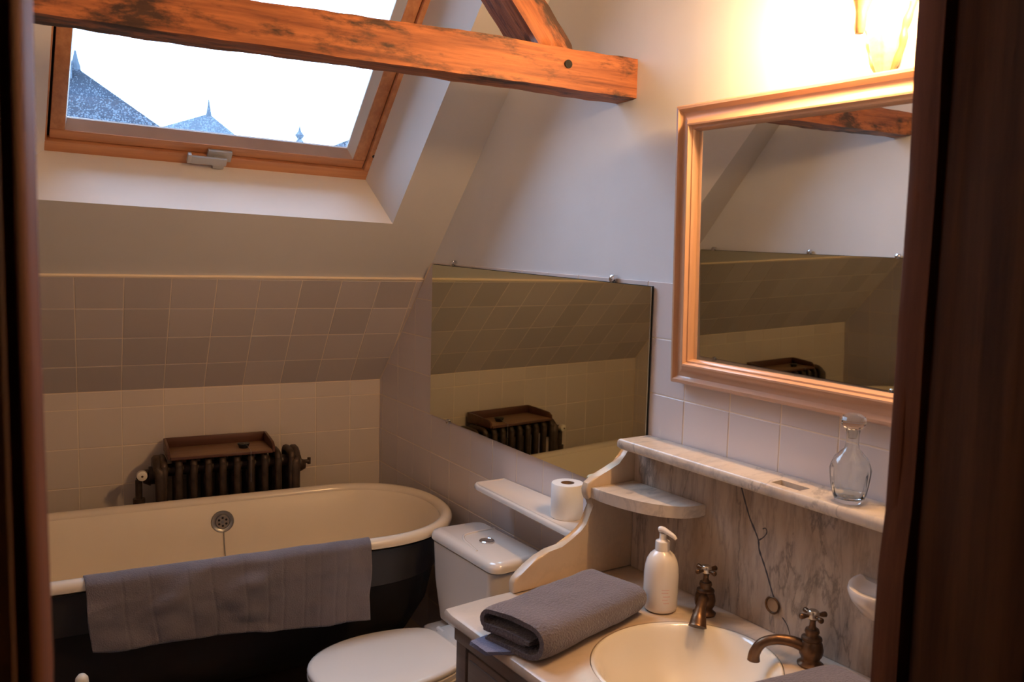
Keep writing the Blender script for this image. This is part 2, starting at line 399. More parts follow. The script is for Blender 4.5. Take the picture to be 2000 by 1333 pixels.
# ---------------------------------------------------------------- tiles
def clip(poly, a, b, c):     # keep a*x+b*y <= c
    out = []
    for i in range(len(poly)):
        p, q = poly[i], poly[(i+1) % len(poly)]
        fp = a*p[0]+b*p[1]-c; fq = a*q[0]+b*q[1]-c
        if fp <= 0: out.append(p)
        if (fp < 0 < fq) or (fq < 0 < fp):
            k = fp/(fp-fq); out.append((p[0]+(q[0]-p[0])*k, p[1]+(q[1]-p[1])*k))
    return out
def area(p): return .5*abs(sum(p[i][0]*p[(i+1) % len(p)][1]-p[(i+1) % len(p)][0]*p[i][1] for i in range(len(p))))
def tile_mesh(poly, depth=.0045, ch=.0012):
    """poly in (u,v), counter-clockwise about its own centroid; front at n=0, towards +n is the room"""
    bm = bmesh.new(); n = len(poly)
    cx = sum(p[0] for p in poly)/n; cv = sum(p[1] for p in poly)/n
    def ins(p):
        dx, dv = p[0]-cx, p[1]-cv; l = math.hypot(dx, dv); k = max(0, 1-ch*1.4/l) if l else 1
        return (cx+dx*k, cv+dv*k)
    A_ = [bm.verts.new((p[0], p[1], -depth)) for p in poly]; B_ = [bm.verts.new((p[0], p[1], -.0009)) for p in poly]
    C_ = [bm.verts.new((*ins(p), 0)) for p in poly]
    for i in range(n):
        j = (i+1) % n; bm.faces.new((A_[i], A_[j], B_[j], B_[i])); bm.faces.new((B_[i], B_[j], C_[j], C_[i]))
    bm.faces.new(C_); bmesh.ops.recalc_face_normals(bm, faces=bm.faces)
    me = bpy.data.meshes.new('tile'); bm.to_mesh(me); bm.free(); return me
def tiles(parent, m, O, U, Vv, N, ug, vg, shear=0, clips=(), gap=.0015, wob=.0006, skip=None):
    """grid of tiles; U,V,N axes in the parent's space"""
    Mx = Matrix((U, Vv, N)).transposed().to_4x4(); cache = {}
    for i in range(len(ug)-1):
        for j in range(len(vg)-1):
            u0, u1, v0, v1 = ug[i]+gap, ug[i+1]-gap, vg[j]+gap, vg[j+1]-gap
            if u1-u0 < .006 or v1-v0 < .006: continue
            cu, cv = (u0+u1)/2, (v0+v1)/2
            if skip and skip(cu, cv): continue
            poly = [(u0, v0+shear*u0), (u1, v0+shear*u1), (u1, v1+shear*u1), (u0, v1+shear*u0)]
            pc = poly
            for k in clips:
                pc = clip(pc, *k)
                if not pc: break
            if not pc or area(pc) < 1e-4: continue
            full = len(pc) == 4 and all(abs(a[0]-b[0])+abs(a[1]-b[1]) < 1e-6 for a, b in zip(pc, poly))
            ox, oy = cu, cv+shear*cu
            loc = [(p[0]-ox, p[1]-oy) for p in pc]
            key = (round(u1-u0, 4), round(v1-v0, 4)) if full else None
            me = cache.get(key) if key else None
            if me is None:
                me = tile_mesh(loc); me.materials.append(m)
                if key: cache[key] = me
            o = bpy.data.objects.new('tile', me); COL.objects.link(o); o.parent = parent
            mm = Mx.copy(); mm.translation = Vector(O)+U*ox+Vv*oy+N*(random.uniform(-wob, wob)*.5)
            o.matrix_local = mm @ Matrix.Rotation(random.uniform(-.003, .003), 4, 'X') @ Matrix.Rotation(random.uniform(-.003, .003), 4, 'Y')
X, Y, Z = Vector((1, 0, 0)), Vector((0, 1, 0)), Vector((0, 0, 1))
# knee wall: columns counted from the right corner
cols = sorted([0.0] + [-.1336-k*T for k in range(11)] + [XL])
tiles(wall_back, M_tileA, (0, 0, Z0), X, Z, -Y, cols, [-.9, -.75, -.6, -.45, -.30, -.15, 0, ZT-.001])
# slope: up from the knee wall; right edge follows the gable wall
kk = math.cos(TH)*math.tan(-PH)
colsS = sorted([.11] + [-.1336+T] + [-.1336-k*T for k in range(11)] + [XL])
tiles(ceiling, M_tileS, tuple(S(0, 0)), X, uS, -nS, colsS, [0.0, .1441, .2941, .4441, .592],
      clips=[(1, -kk, -.001), (-1, kk, -XL-.002)])
bm = B()
p0, p1 = S(XL+.6*kk, .594, 0), S(.6*kk-.002, .6075, 0)
for z_ in (0,):
    q = [S(XL+.6*kk, .592, -.002), S(.6*kk-.002, .601, -.002), S(.6*kk-.002, .6065, -.002), S(XL+.6*kk, .5975, -.002)]
    r_ = [S(XL+.6*kk, .592, .009), S(.6*kk-.002, .601, .009), S(.6*kk-.002, .6065, .009), S(XL+.6*kk, .5975, .009)]
    loft(bm, [[tuple(v) for v in q], [tuple(v) for v in r_]])
tag(finish(bm, 'trim_1', M_edge, smooth=0), 'thin added strip, coloured like lamplit tile edges, along the top of the sloping tiles', 'trim', kind='structure')
# backing grout on slope
bm = B(); loft(bm, [[tuple(S(x, s, D)) for x, s in ((XL-.05, 0), (.02, 0), (.6*kk+.02, .595), (XL-.05, .595))] for D in (.0012, .0085)])
finish(bm, 'grout_bed', M_grout, ceiling, smooth=0)
# right wall: clipped under the slope (t, z): slope line z = ZT + (t*cosPH) * tan(TH)
mS = math.tan(TH)*math.cos(PH)
colsB = [.0] + [.027+k*T for k in range(20)]
rowsB = [-.9+T*k for k in range(11)]
tiles(wall_right, M_tileB, (0, 0, 0), X, Z, -Y, colsB, rowsB, shear=-.027, clips=[(-mS, 1, ZT-.004)])
tiles(wall_left, M_tileB, (0, 0, 0), -X, Z, Y, sorted([-c for c in colsB]), rowsB, shear=.027, clips=[(mS, 1, ZT-.004)])

# ---------------------------------------------------------------- skylight window
win = thing('window_1', 'pine framed roof window above the bath', 'window', (0, 0, 0), kind='structure')
def Mslope(u, v, D):
    x, s = fr_pt(u, v); return S(x, s, D)
E0 = (Mslope(1, 0, 0)-Mslope(0, 0, 0)); E1 = (Mslope(0, 1, 0)-Mslope(0, 0, 0))
MW = Matrix((E0, E1, -nS)).transposed().to_4x4(); MW.translation = Mslope(0, 0, FD)
def wpart(bm, name, m, parent=None, **k):
    o = finish(bm, name, m, smooth=30, **k); o.parent = win
    # bake the crooked frame matrix into the mesh so the object stays clean
    o.data.transform(MW)
    if parent: o.parent = parent
    return o
def bar(u0, u1, v0, v1, h0, h1, bev=.003, name='frame_bar', m=None, mitre=None):
    bm = B(); box(bm, u0, u1, v0, v1, -h1, -h0, bev); return wpart(bm, name, m or (M_pine if (u1-u0) > (v1-v0) else M_pinev))
fx = .030; fb_ = .050
bar(0, FW, 0, fb_, 0, .10); bar(0, FW, FH-fx, FH, 0, .10); bar(0, .0155, fb_, FH-fx, 0, .10); bar(FW-fx, FW, fb_, FH-fx, 0, .10)
bm = B(); box(bm, .015, .024, fb_-.001, FH-fx, -.10, -.03); wpart(bm, 'dark_gap_fill', M_dark)  # added black box: stops sky leaking in and paints the shaded gap
g1 = fb_+.003; gr = FW-fx-.003; gt = FH-fx-.003; sb_ = .034; sr = .046; gl = .0225; sl = .042
bar(gl, gr-.001, g1, g1+sb_, .012, .075, name='sash_bar'); bar(gl, gr, gt-sr, gt, .012, .075, name='sash_bar')
bar(gl, gl+sl, g1+sb_, gt-sr, .012, .075, name='sash_bar'); bar(gr-sr, gr, g1+sb_, gt-sr, .012, .075, name='sash_bar')
# pale bevelled glazing bead
i0u, i1u, i0v, i1v = gl+sl, gr-sr, g1+sb_, gt-sr
bw = .022
for k, quad in enumerate([[(i0u, i0v), (i1u, i0v), (i1u-bw, i0v+bw), (i0u+bw*.2, i0v+bw)], [(i1u, i0v), (i1u, i1v), (i1u-bw, i1v-bw), (i1u-bw, i0v+bw)],
                          [(i1u, i1v), (i0u, i1v), (i0u+bw*.2, i1v-bw), (i1u-bw, i1v-bw)], [(i0u, i1v), (i0u, i0v), (i0u+bw*.2, i0v+bw), (i0u+bw*.2, i1v-bw)]]):
    bm = B(); (a0, a1, a2, a3) = quad
    loft(bm, [[(a0[0], a0[1], -.016), (a1[0], a1[1], -.016), (a2[0], a2[1], -.05), (a3[0], a3[1], -.05)],
              [(a0[0], a0[1], -.058), (a1[0], a1[1], -.058), (a2[0], a2[1], -.058), (a3[0], a3[1], -.058)]])
    wpart(bm, 'glazing_bead', M_pale if k != 0 else M_pink)
bm = B(); box(bm, 0, i1u-bw*.5-(i0u+.004), 0, i1v-i0v-bw, -.002, .002)
pane = finish(bm, 'pane', M_pane, win, smooth=0)
MP = MW.copy(); MP.translation = MW @ Vector((i0u+.004, i0v+bw*.5, -.054))
pane.matrix_local = MP
# handle on the bottom sash bar
hu = .440
bm = B(); box(bm, hu+.055, hu+.135, .035, .075, -.012, .004, .003); hp = wpart(bm, 'handle', M_alu); hp['label'] = 'grey metal window handle'
bm = B(); box(bm, hu-.006, hu+.118, .030, .060, .014, .026, .004); box(bm, hu+.075, hu+.112, .016, .055, .0, .024, .004); box(bm, hu-.010, hu+.002, .032, .066, .008, .028, .002)
wpart(bm, 'lever', M_alu, parent=hp)
bm = B()
# screw knot on the right frame bar
lathe(bm, [(.0, .0015), (.006, .0015), (.006, 0)], 10, (FW-.013, .12, 0)); wpart(bm, 'screw', M_dark)

# ---------------------------------------------------------------- beams
def rough_beam(name, label, P0, P1, wy, hz, m, upv=Vector((0, 0, 1)), segs=60, amp=.004, seed=0, trim=None, taper=1):
    """P0,P1 = centre line; local x along"""
    P0, P1 = Vector(P0), Vector(P1); d = (P1-P0); L_ = d.length; d.normalize()
    yv = upv.cross(d).normalized(); zv = d.cross(yv)
    bm = B(); rings = []
    nn = 7
    def prof():
        pts = []
        hw, hh, c = wy/2, hz/2, .006
        cr_ = [(-hw, -hh), (hw, -hh), (hw, hh), (-hw, hh)]
        for i in range(4):
            a_, b_ = cr_[i], cr_[(i+1) % 4]
            for k in range(nn): pts.append((a_[0]+(b_[0]-a_[0])*(k+.12 if k == 0 else k)/nn, a_[1]+(b_[1]-a_[1])*(k+.12 if k == 0 else k)/nn))
        return pts
    for s_ in range(segs+1):
        x = L_*s_/segs; r = []
        for (py, pz) in prof():
            n1 = noise.noise(Vector((x*5+seed, py*9, pz*9)))*amp + noise.noise(Vector((x*22+seed, py*30, pz*30)))*amp*.5
            wob = noise.noise(Vector((x*1.3+seed*3, 0, 0)))*amp*1.3
            k = 1+n1/.05
            tk = 1+(taper-1)*s_/segs; r.append((x, py*k, (pz+hz/2)*tk-hz/2+(k-1)*pz+wob))
        rings.append(r)
    loft(bm, rings)
    if trim: trim(bm)
    o = finish(bm, name, m, smooth=35)
    Mx = Matrix((d, yv, zv)).transposed().to_4x4(); Mx.translation = P0; o.matrix_world = Mx
    return o
bs = Vector((.179, -1.584, 1.045+Z0)); be = Vector((-1.55, -1.600, 1.045+Z0))
bd = (be-bs)
side = Vector((0, 0, 1)).cross(bd.normalized()); side = side if side.y > 0 else -side
BW, BH = .082, .107
c0 = bs + side*BW/2 + Vector((0, 0, BH/2))
P0b = c0 - bd*.012; P1b = c0 + bd*1.02
beam = rough_beam('ceiling_beam', '', P0b, P1b, BW, BH, M_beam, segs=110, amp=.0035, seed=3, taper=.82)
tag(beam, 'old orange brown oak tie beam crossing in front of the skylight', 'beam')
bm = B(); lathe(bm, [(0, 0), (.007, 0), (.010, .001), (.011, .001), (.011, .0)], 14)
for v in bm.verts: v.co = Vector((v.co.x, v.co.z, v.co.y))
ph_ = finish(bm, 'peg_hole', M_dark, beam, smooth=0, loc=(.20, 0, .012))
yb = (beam.matrix_world.to_3x3() @ Vector((0, 1, 0))).y
ph_.location = (.235, BW/2+.002 if yb < 0 else -BW/2-.002, .010)
bdir = Vector((-.64, .0, .768)); br0 = Vector((-.042, -1.560+.066, 1.139+Z0))
brace = rough_beam('roof_brace', '', br0-bdir*.0+Vector((0, 0, 0)), br0+bdir*.90, .132, .085, M_beam, upv=Vector((.768, 0, .64)), segs=40, amp=.003, seed=11)
tag(brace, 'short diagonal oak brace rising from the tie beam', 'beam')
# cut the brace foot flush with the beam top
bpy_me = brace.data
mw = brace.matrix_world; mi = mw.inverted()
slope_z = (be.z-bs.z)/(be.x-bs.x)
for v in bpy_me.vertices:
    if v.co.x < .07 and (mw @ v.co).z < bs.z+BH+.012:
        p = mw @ v.co; target = bs.z+BH-.006
        p += bdir*((target-p.z)/bdir.z); v.co = mi @ p

# ---------------------------------------------------------------- door frame
door = thing('door_1', 'dark oak doorway framing the view at both sides', 'door frame', (0, 0, 0), kind='structure')
bm = B()
rings = []
for k in range(31):
    z = 2.30*k/30
    w_ = .0035*noise.noise(Vector((3.1, 0, z*2.2)))
    bul = .006*math.exp(-((z-2.30)/.12)**2)
    e = JX0+w_*.8+(-.002 if z < 1.3 else 0)
    rings.append([(e-.115, YF+.005, z), (e-.022, YF+.006, z), (e-.006, YF-.004, z), (e, YF-.020, z), (e-.001, YF-.060, z), (e-.001, YF-.10, z), (e-.001, YH+.006, z), (e-.005, YH-.001, z), (e-.115, YH-.002, z)])
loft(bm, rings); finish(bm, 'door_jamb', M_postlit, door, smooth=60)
bm = B()
box(bm, JX1, JX1+.13, YF-.015, YF+.005, 0, 2.30, .003)
rings = []
for k in range(31):
    z = 2.30*k/30; w_ = .006*noise.noise(Vector((9.1, 4, z*4)))
    e = JX1+w_-.024*max(0, (1.45-z)/1.4)**1.5*0+(-.004 if z < 1.3 else 0)
    rings.append([(e, YF+.004, z), (e-.0015, YF-.010, z), (e, YF-.032, z), (e+.05, YF-.034, z), (e+.05, YF+.004, z)])
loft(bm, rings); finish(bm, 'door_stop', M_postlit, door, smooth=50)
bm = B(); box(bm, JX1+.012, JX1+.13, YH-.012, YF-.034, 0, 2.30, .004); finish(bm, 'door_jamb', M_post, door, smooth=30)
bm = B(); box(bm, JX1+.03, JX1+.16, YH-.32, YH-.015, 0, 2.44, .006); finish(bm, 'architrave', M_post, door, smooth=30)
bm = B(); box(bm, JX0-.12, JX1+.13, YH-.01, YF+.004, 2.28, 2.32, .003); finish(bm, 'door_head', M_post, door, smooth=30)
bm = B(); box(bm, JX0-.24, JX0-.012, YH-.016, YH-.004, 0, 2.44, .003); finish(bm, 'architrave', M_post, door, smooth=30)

# ---------------------------------------------------------------- frameless mirrors
def flat_mirror(parent_loc, sgn, t0, t1, ztop, zbot, tilt, clips, label, name='wall_mirror', group=None):
    """local x along the wall; sgn -1 : room is at local -y"""
    o = thing(name, label, 'mirror', parent_loc, RZ, group)
    def poly(e=0): return [(t0-e, zbot-tilt*t0-e), (t1+e, zbot-tilt*t1-e), (t1+e, ztop-tilt*t1+e), (t0-e, ztop-tilt*t0+e)]
    bm = B(); prism(bm, poly(), sgn*.0065, sgn*.0115, axis=1); finish(bm, 'glass', M_mirror, o, smooth=0)
    bm = B(); prism(bm, poly(.0015), sgn*.003, sgn*.0064, axis=1); finish(bm, 'backing', M_dark, o, smooth=0)
    for t, z in clips:
        bm = B()
        box(bm, t-.009, t+.009, min(sgn*.0005, sgn*.013), max(sgn*.0005, sgn*.013), z-.005, z+.014, .002)
        tube(bm, [(t, sgn*.010, z+.003), (t, sgn*.0165, z+.003), (t, sgn*.0195, z+.003)], [.0105, .0105, .006], 14)
        finish(bm, 'clip', M_chrome, o, smooth=40)
    return o
zt_ = .579+.033*.491; zb_ = -.006+.033*.486
flat_mirror((0, 0, Z0), -1, .488, 1.700, zt_, zb_, .033, [(.641, .582), (1.544, .553), (.632, -.016), (1.50, -.05)],
            'large frameless wall mirror with chrome clips above the toilet', 'wall_mirror')
flat_mirror((XL, 0, Z0), 1, .50, 1.66, .606, .052, .030, [(.59, .592), (1.157, .578), (1.58, .562), (1.573, .000), (.60, .030)],
            'frameless clip mirror on the opposite wall, seen inside the framed mirror', 'wall_mirror')

# ---------------------------------------------------------------- framed mirror
fm = thing('framed_mirror', 'big moulded pale wood framed mirror over the marble shelf', 'mirror', W(0, 0, 0), RZ)
ft0, ft1, fz0, fz1 = 1.805, 2.72, .300, .990
def mould(parent):
    # moulding profile: (inward distance, height above wall)
    prof = [(0, .004), (0, .024), (.004, .030), (.010, .031), (.013, .027), (.019, .022), (.022, .022), (.030, .023), (.038, .027), (.045, .034), (.049, .040), (.053, .040), (.055, .034), (.057, .031), (.061, .031), (.064, .026), (.066, .014), (.066, .004)]
    til = .018
    cs = [(ft0, fz0-til*0), (ft1, fz0), (ft1, fz1), (ft0, fz1)]
    tau = .028
    def P(t, z, h): return (t, -(h+.004+(z-fz0)*tau), z-til*(t-ft0))
    sides = [((1, 0), 0), ((0, 1), 1), ((-1, 0), 2), ((0, -1), 3)]
    inn = [(1, 1), (-1, 1), (-1, -1), (1, -1)]
    for k in range(4):
        a_, b_ = cs[k], cs[(k+1) % 4]; ia, ib = inn[k], inn[(k+1) % 4]
        bm = B()
        loft(bm, [[P(a_[0]+ia[0]*w_, a_[1]+ia[1]*w_, h) for w_, h in prof], [P(b_[0]+ib[0]*w_, b_[1]+ib[1]*w_, h) for w_, h in prof]])
        finish(bm, 'frame_side', M_frame if k in (0, 2) else M_frame_v, parent, smooth=28)
    bm = B(); q = [(ft0+.06, fz0+.06), (ft1-.06, fz0+.06), (ft1-.06, fz1-.06), (ft0+.06, fz1-.06)]
    loft(bm, [[P(t, z, .014) for t, z in q], [P(t, z, .010) for t, z in q]])
    finish(bm, 'glass', M_mirror2, parent, smooth=0)
    bm = B(); q = [(ft0+.01, fz0+.01), (ft1-.01, fz0+.01), (ft1-.01, fz1-.01), (ft0+.01, fz1-.01)]
    loft(bm, [[P(t, z, .0095) for t, z in q], [P(t, z, .0) for t, z in q]])
    finish(bm, 'backing', M_traywood, parent, smooth=0)
M_frame_v = wood('pink_waxed_pine_upright', (.60, .35, .21), (.50, .27, .15), rough=.35, axis=2, fine=45, bump=.06, coat=.25)
mould(fm)

# ---------------------------------------------------------------- sconce
ST = 2.33
scn = thing('wall_lamp', 'ornate ivory and gilt two-light wall sconce above the framed mirror', 'lamp', W(ST, 0, .96), RZ)
bm = B()
# pointed leaf-shaped bracket: rings up the wall; protrudes more as it rises
prof = [(0, .003, .006), (.02, .012, .016), (.045, .022, .026), (.075, .030, .036), (.105, .034, .044), (.135, .040, .050), (.170, .046, .050), (.22, .048, .040), (.27, .036, .030), (.31, .012, .014)]
rings = []
for z, hw, dd in prof:
    r = []
    for k in range(17):
        a_ = PI*k/16; r.append((hw*math.cos(a_), -.004-dd*math.sin(a_)*(1+.10*math.cos(6*a_)), z))
    r += [(-hw, -.001, z), (hw, -.001, z)]
    rings.append(r)
loft(bm, rings); leaf = finish(bm, 'leaf_bracket', M_sconcew, scn, smooth=60)
for sx in (-1, 1):
    bm = B()
    pts = catmull([(sx*.003, -.010, .002), (sx*.016, -.006, .03), (sx*.034, -.006, .075), (sx*.038, -.007, .11), (sx*.052, -.007, .15), (sx*.058, -.006, .21), (sx*.040, -.006, .28), (sx*.012, -.006, .32)], 6)
    tube(bm, pts, [.0055+.003*math.sin(i*.55)**2 for i in range(len(pts))], 8); finish(bm, 'gilt_edge', M_sconce, scn, smooth=60)
for sx in (-1, 1):
    bm = B()
    pts = catmull([(sx*.02, -.045, .20), (sx*.040, -.085, .235), (sx*.080, -.105, .255), (sx*.105, -.105, .250), (sx*.106, -.105, .225)], 7)
    tube(bm, pts, .007, 10); finish(bm, 'arm', M_sconce, scn, smooth=60)
    cx_ = sx*.106
    bm = B(); lathe(bm, [(0, .232), (.014, .230), (.020, .222), (.022, .205), (.018, .200)], 20, (cx_, -.105, 0), cap=False)
    cup = finish(bm, 'lamp_holder', M_sconce, scn, smooth=50)
    bm = B(); lathe(bm, [(.012, .203), (.024, .196), (.033, .180), (.036, .162), (.033, .144), (.022, .130), (.010, .125), (0, .124)], 22, (cx_, -.105, 0))
    finish(bm, 'bulb', M_bulb, cup, smooth=60)
bm = B(); lathe(bm, [(.0, .088), (.008, .090), (.011, .100), (.013, .130), (.020, .150), (.030, .165), (.032, .18), (.02, .19), (.0, .19)], 16, (-.006, -.088, 0)); finish(bm, 'pendant_boss', M_sconce, scn, smooth=50)
bm = B(); tube(bm, [(-.006, -.088, .18), (-.004, -.04, .22)], .010, 10); finish(bm, 'arm', M_sconce, scn, smooth=50)

# ---------------------------------------------------------------- bathtub
BX0, BX1, BY0, BY1, BZ = -1.61, .035, -1.008, -.285, -.300
bath = thing('bathtub', 'long cast iron bathtub, cream inside and black outside', 'bathtub', ((BX0+BX1)/2, (BY0+BY1)/2, 0))
hx, hy_ = (BX1-BX0)/2, (BY1-BY0)/2
def bring(sx_, sy_, z, n=72, dx=0, e=1.0):
    r = []
    hl, hw = hx*sx_, hy_*sy_
    st = max(0, hl-hw)
    for k in range(n):
        a_ = 2*PI*(k+.5)/n; c_, s_ = math.cos(a_), math.sin(a_)
        x_ = math.copysign(st, c_)+min(hw, hl)*math.copysign(abs(c_)**.92, c_); y_ = hw*math.copysign(abs(s_)**.92, s_)
        r.append((x_+dx, y_, z))
    return r
ZR = BZ+Z0
bm = B()
rk = .022
ins_ = [(1-rk*2.0/hx, 1-rk*2.0/hy_, ZR-.022), (1-.062/hx, 1-.062/hy_, ZR-.05), (1-.085/hx, 1-.078/hy_, ZR-.12), (1-.12/hx, 1-.10/hy_, ZR-.22), (1-.19/hx, 1-.14/hy_, ZR-.32), (1-.30/hx, 1-.21/hy_, ZR-.375), (.45, .25, ZR-.39)]
loft(bm, [bring(a_, b_, z, dx=-.0) for a_, b_, z in ins_], cap=False)
R_ = [v for v in bm.verts]
last = bring(.45, .25, ZR-.39)
bm.faces.new([bm.verts.new(p) for p in last])
finish(bm, 'basin', M_enamel, bath, smooth=60)
# rolled rim
bm = B(); rings = []
for k in range(13):
    a_ = PI*(-.12) + (PI*1.30)*k/12
    off = rk - rk*math.cos(PI-a_) ; zz = rk*math.sin(a_)
    off = rk + rk*math.cos(a_)          # 2rk inside .. 0 outside
    inset = 2*rk-off if False else (rk - rk*math.cos(a_))
    rings.append(bring(1-inset/hx, 1-inset/hy_, ZR-rk+zz))
loft(bm, rings, cap=False); finish(bm, 'rim', M_rim, bath, smooth=80)
# outside shell
bm = B()
outs = [(1-.012/hx, 1-.012/hy_, ZR-.040), (1-.030/hx, 1-.030/hy_, ZR-.046), (1-.045/hx, 1-.040/hy_, ZR-.10), (1-.052/hx, 1-.044/hy_, ZR-.17), (1-.062/hx, 1-.052/hy_, ZR-.175), (1-.09/hx, 1-.075/hy_, ZR-.30), (1-.15/hx, 1-.12/hy_, ZR-.40), (1-.26/hx, 1-.20/hy_, ZR-.47), (.5, .35, ZR-.49)]
loft(bm, [bring(*o_) for o_ in outs], cap=False); bm.faces.new([bm.verts.new(p) for p in bring(.5, .35, ZR-.49)])
finish(bm, 'shell', M_black, bath, smooth=50)
for sx in (-1, 1):
    for sy_ in (-1, 1):
        bm = B(); pts = catmull([(sx*.60, sy_*.15, ZR-.44), (sx*.64, sy_*.20, ZR-.50), (sx*.655, sy_*.215, ZR-.58), (sx*.665, sy_*.225, .06), (sx*.67, sy_*.235, .0)], 5)
        tube(bm, pts, [.045-.02*min(1, i/12)+(.012 if i > 16 else 0) for i in range(len(pts))], 12); finish(bm, 'foot', M_black, bath, smooth=60)
# overflow rose on the rear inner side
def to_bath(x, y, z): return (x-(BX0+BX1)/2, y-(BY0+BY1)/2, z+Z0)
bm = B(); lathe(bm, [(.040, -.008), (.041, 0), (.038, .004), (.028, .003), (.026, .001), (.024, .004), (.0, .0055)], 28)
for v in bm.verts: v.co = Vector((v.co.x, -v.co.z, v.co.y))
ox, oy, oz = to_bath(-.7185, -.3565, -.385)
ov = finish(bm, 'overflow', M_steel, bath, smooth=40, loc=(ox, oy, oz), rot=(math.radians(-8), 0, 0))
bm = B()
for k in range(7):
    a_ = 2*PI*k/6; rr = .0 if k == 6 else .0145
    cxx, czz = rr*math.sin(a_), rr*math.cos(a_)
    ring = [(cxx+.0042*math.cos(2*PI*q/10), -.0062, czz+.0042*math.sin(2*PI*q/10)) for q in range(10)]
    if k < 6: bm.faces.new([bm.verts.new(p) for p in ring])
finish(bm, 'holes', M_dark, ov, smooth=0)
bm = B(); lathe(bm, [(.0, .0052), (.0225, .0050), (.0235, .0035)], 24)
for v in bm.verts: v.co = Vector((v.co.x, -v.co.z, v.co.y))
finish(bm, 'rose', M_nickel, ov, smooth=40)
bm = B(); tube(bm, [(ox+.002, oy-.012, oz-.035), (ox+.003, oy-.022, oz-.08), (ox+.005, oy-.034, oz-.13), (ox+.007, oy-.052, oz-.20)], .0016, 6); finish(bm, 'chain', M_steel, bath, smooth=60)
bm = B(); lathe(bm, [(.001, .02), (.004, .0), (.005, -.05), (.003, -.06)], 8, (ox+.006, oy-.048, oz-.135)); finish(bm, 'chain_end', M_brassdark, bath, smooth=60)

# ---------------------------------------------------------------- bath mat over the rim
bm = B(); nu, nv = 200, 60
XA, XB = -1.176, -.362
yo = BY0; zr = ZR
def drape(u, v):
    x = XA+(XB-XA)*u
    # v: 0 inside hem, .14 over rim, 1 outer hem
    Ltot = .18+.176+.056*u+.004*math.sin(u*9+1)
    s_ = v*Ltot
    li, arc = .10, PI*.0255
    if s_ < li: y, z = yo+.049+min(.026, (li-s_)*.8)+.15*(li-s_), zr-.024-(li-s_)
    elif s_ < li+arc:
        a_ = (s_-li)/.0255; y, z = yo+.0225+.0265*math.cos(a_), zr-.024+.0265*math.sin(a_)
    else:
        q = s_-li-arc; y, z = yo-.004-.010*min(1, q/.05)+.012*min(1, q/.2), zr-.024-q
    amp = min(1, abs(s_-li-arc*.5)/.10)
    f = .005*math.sin(u*24+2.2*noise.noise(Vector((u*3, v*2, 1))))+.020*noise.noise(Vector((u*5, v*2.6+u*2, 4)))
    f2 = .014*noise.noise(Vector((u*9+v*5, v*6-u*5, 7)))
    stripe = 0
    for c_ in (.115, .205, .33, .41, .52, .60, .66, .74, .80, .86, .905):
        stripe -= .0024*math.exp(-((u-c_)/.0045)**2)
    y -= abs(amp)*(max(f+f2, -.006)+.008)*(1 if s_ > li+arc*.5 else 0)+stripe*min(1, amp*3)
    z += .004*noise.noise(Vector((u*9, 2, 2)))*(1-amp)
    x += .010*noise.noise(Vector((u*2, v*3, 9)))*(1 if .02 < u < .98 else 1)
    x += (.035*(1-u)-.008*u)*max(0, v-.42)
    return (x, y, z)
G = [[bm.verts.new(drape(i/nu, j/nv)) for j in range(nv+1)] for i in range(nu+1)]
for i in range(nu):
    for j in range(nv): bm.faces.new((G[i][j], G[i+1][j], G[i+1][j+1], G[i][j+1]))
bmat = finish(bm, 'bath_mat', M_mat, smooth=80)
tag(bmat, 'crumpled grey blue bath towel hung over the rim of the bathtub', 'towel')
so = bmat.modifiers.new('thick', 'SOLIDIFY'); so.thickness = .005; so.offset = 0

# ---------------------------------------------------------------- radiator
rad = thing('radiator', 'old brown cast iron column radiator behind the bathtub', 'radiator', (-.665, -.125, 0))
bm = B()
for yy in (-.064, .0, .064):
    tube(bm, [(0, yy, .08), (0, yy, .80)], .0135, 10)
for zz in (.08, .80):
    sgn = 1 if zz > .5 else -1
    pts = catmull([(0, -.064, zz-sgn*.06), (0, -.064, zz-sgn*.01), (0, -.050, zz+sgn*.010), (0, 0, zz+sgn*.014), (0, .050, zz+sgn*.010), (0, .064, zz-sgn*.01), (0, .064, zz-sgn*.06)], 4)
    tube(bm, pts, .0138, 8)
    tube(bm, [(-.0262, 0, zz-sgn*.03), (.0262, 0, zz-sgn*.03)], .024, 12)
secme = None
for k in range(10):
    if k == 0:
        o = finish(bm, 'section', M_iron, rad, smooth=60); secme = o.data
    else:
        o = bpy.data.objects.new('section', secme); COL.objects.link(o); o.parent = rad
    o.location = (-.237+.0527*k, 0, 0)
for sx in (-1, 1):
    bm = B(); tube(bm, [(sx*.245, 0, .755), (sx*.285, 0, .755)], .034, 14); tube(bm, [(sx*.28, -.0, .745), (sx*.305, 0, .745)], [.03, .018], 12)
    tube(bm, catmull([(sx*.250, -.068, .0), (sx*.250, -.070, .70), (sx*.256, -.058, .785), (sx*.258, 0, .815), (sx*.256, .05, .785)], 5), .0185, 8)
    finish(bm, 'end_boss', M_iron, rad, smooth=60)
bm = B(); tube(bm, [(.30, 0, .757), (.322, 0, .757)], .008, 8); tube(bm, [(.322, 0, .745), (.322, 0, .772)], .007, 8); finish(bm, 'bleed_valve', M_iron, rad, smooth=50)
bm = B(); tube(bm, catmull([(-.322, -.035, .0), (-.322, -.035, .3), (-.322, -.035, .70), (-.320, -.035, .752), (-.306, -.030, .772), (-.28, .0, .768)], 6), .0125, 10)
tube(bm, [(-.322, -.035, .655), (-.322, -.035, .680)], .021, 12)
finish(bm, 'pipe', M_iron, rad, smooth=60)
bm = B(); lathe(bm, [(0, .030), (.012, .030), (.018, .026), (.019, .006), (.014, 0)], 20)
for v in bm.verts: v.co = Vector((v.co.x, -v.co.z, v.co.y))
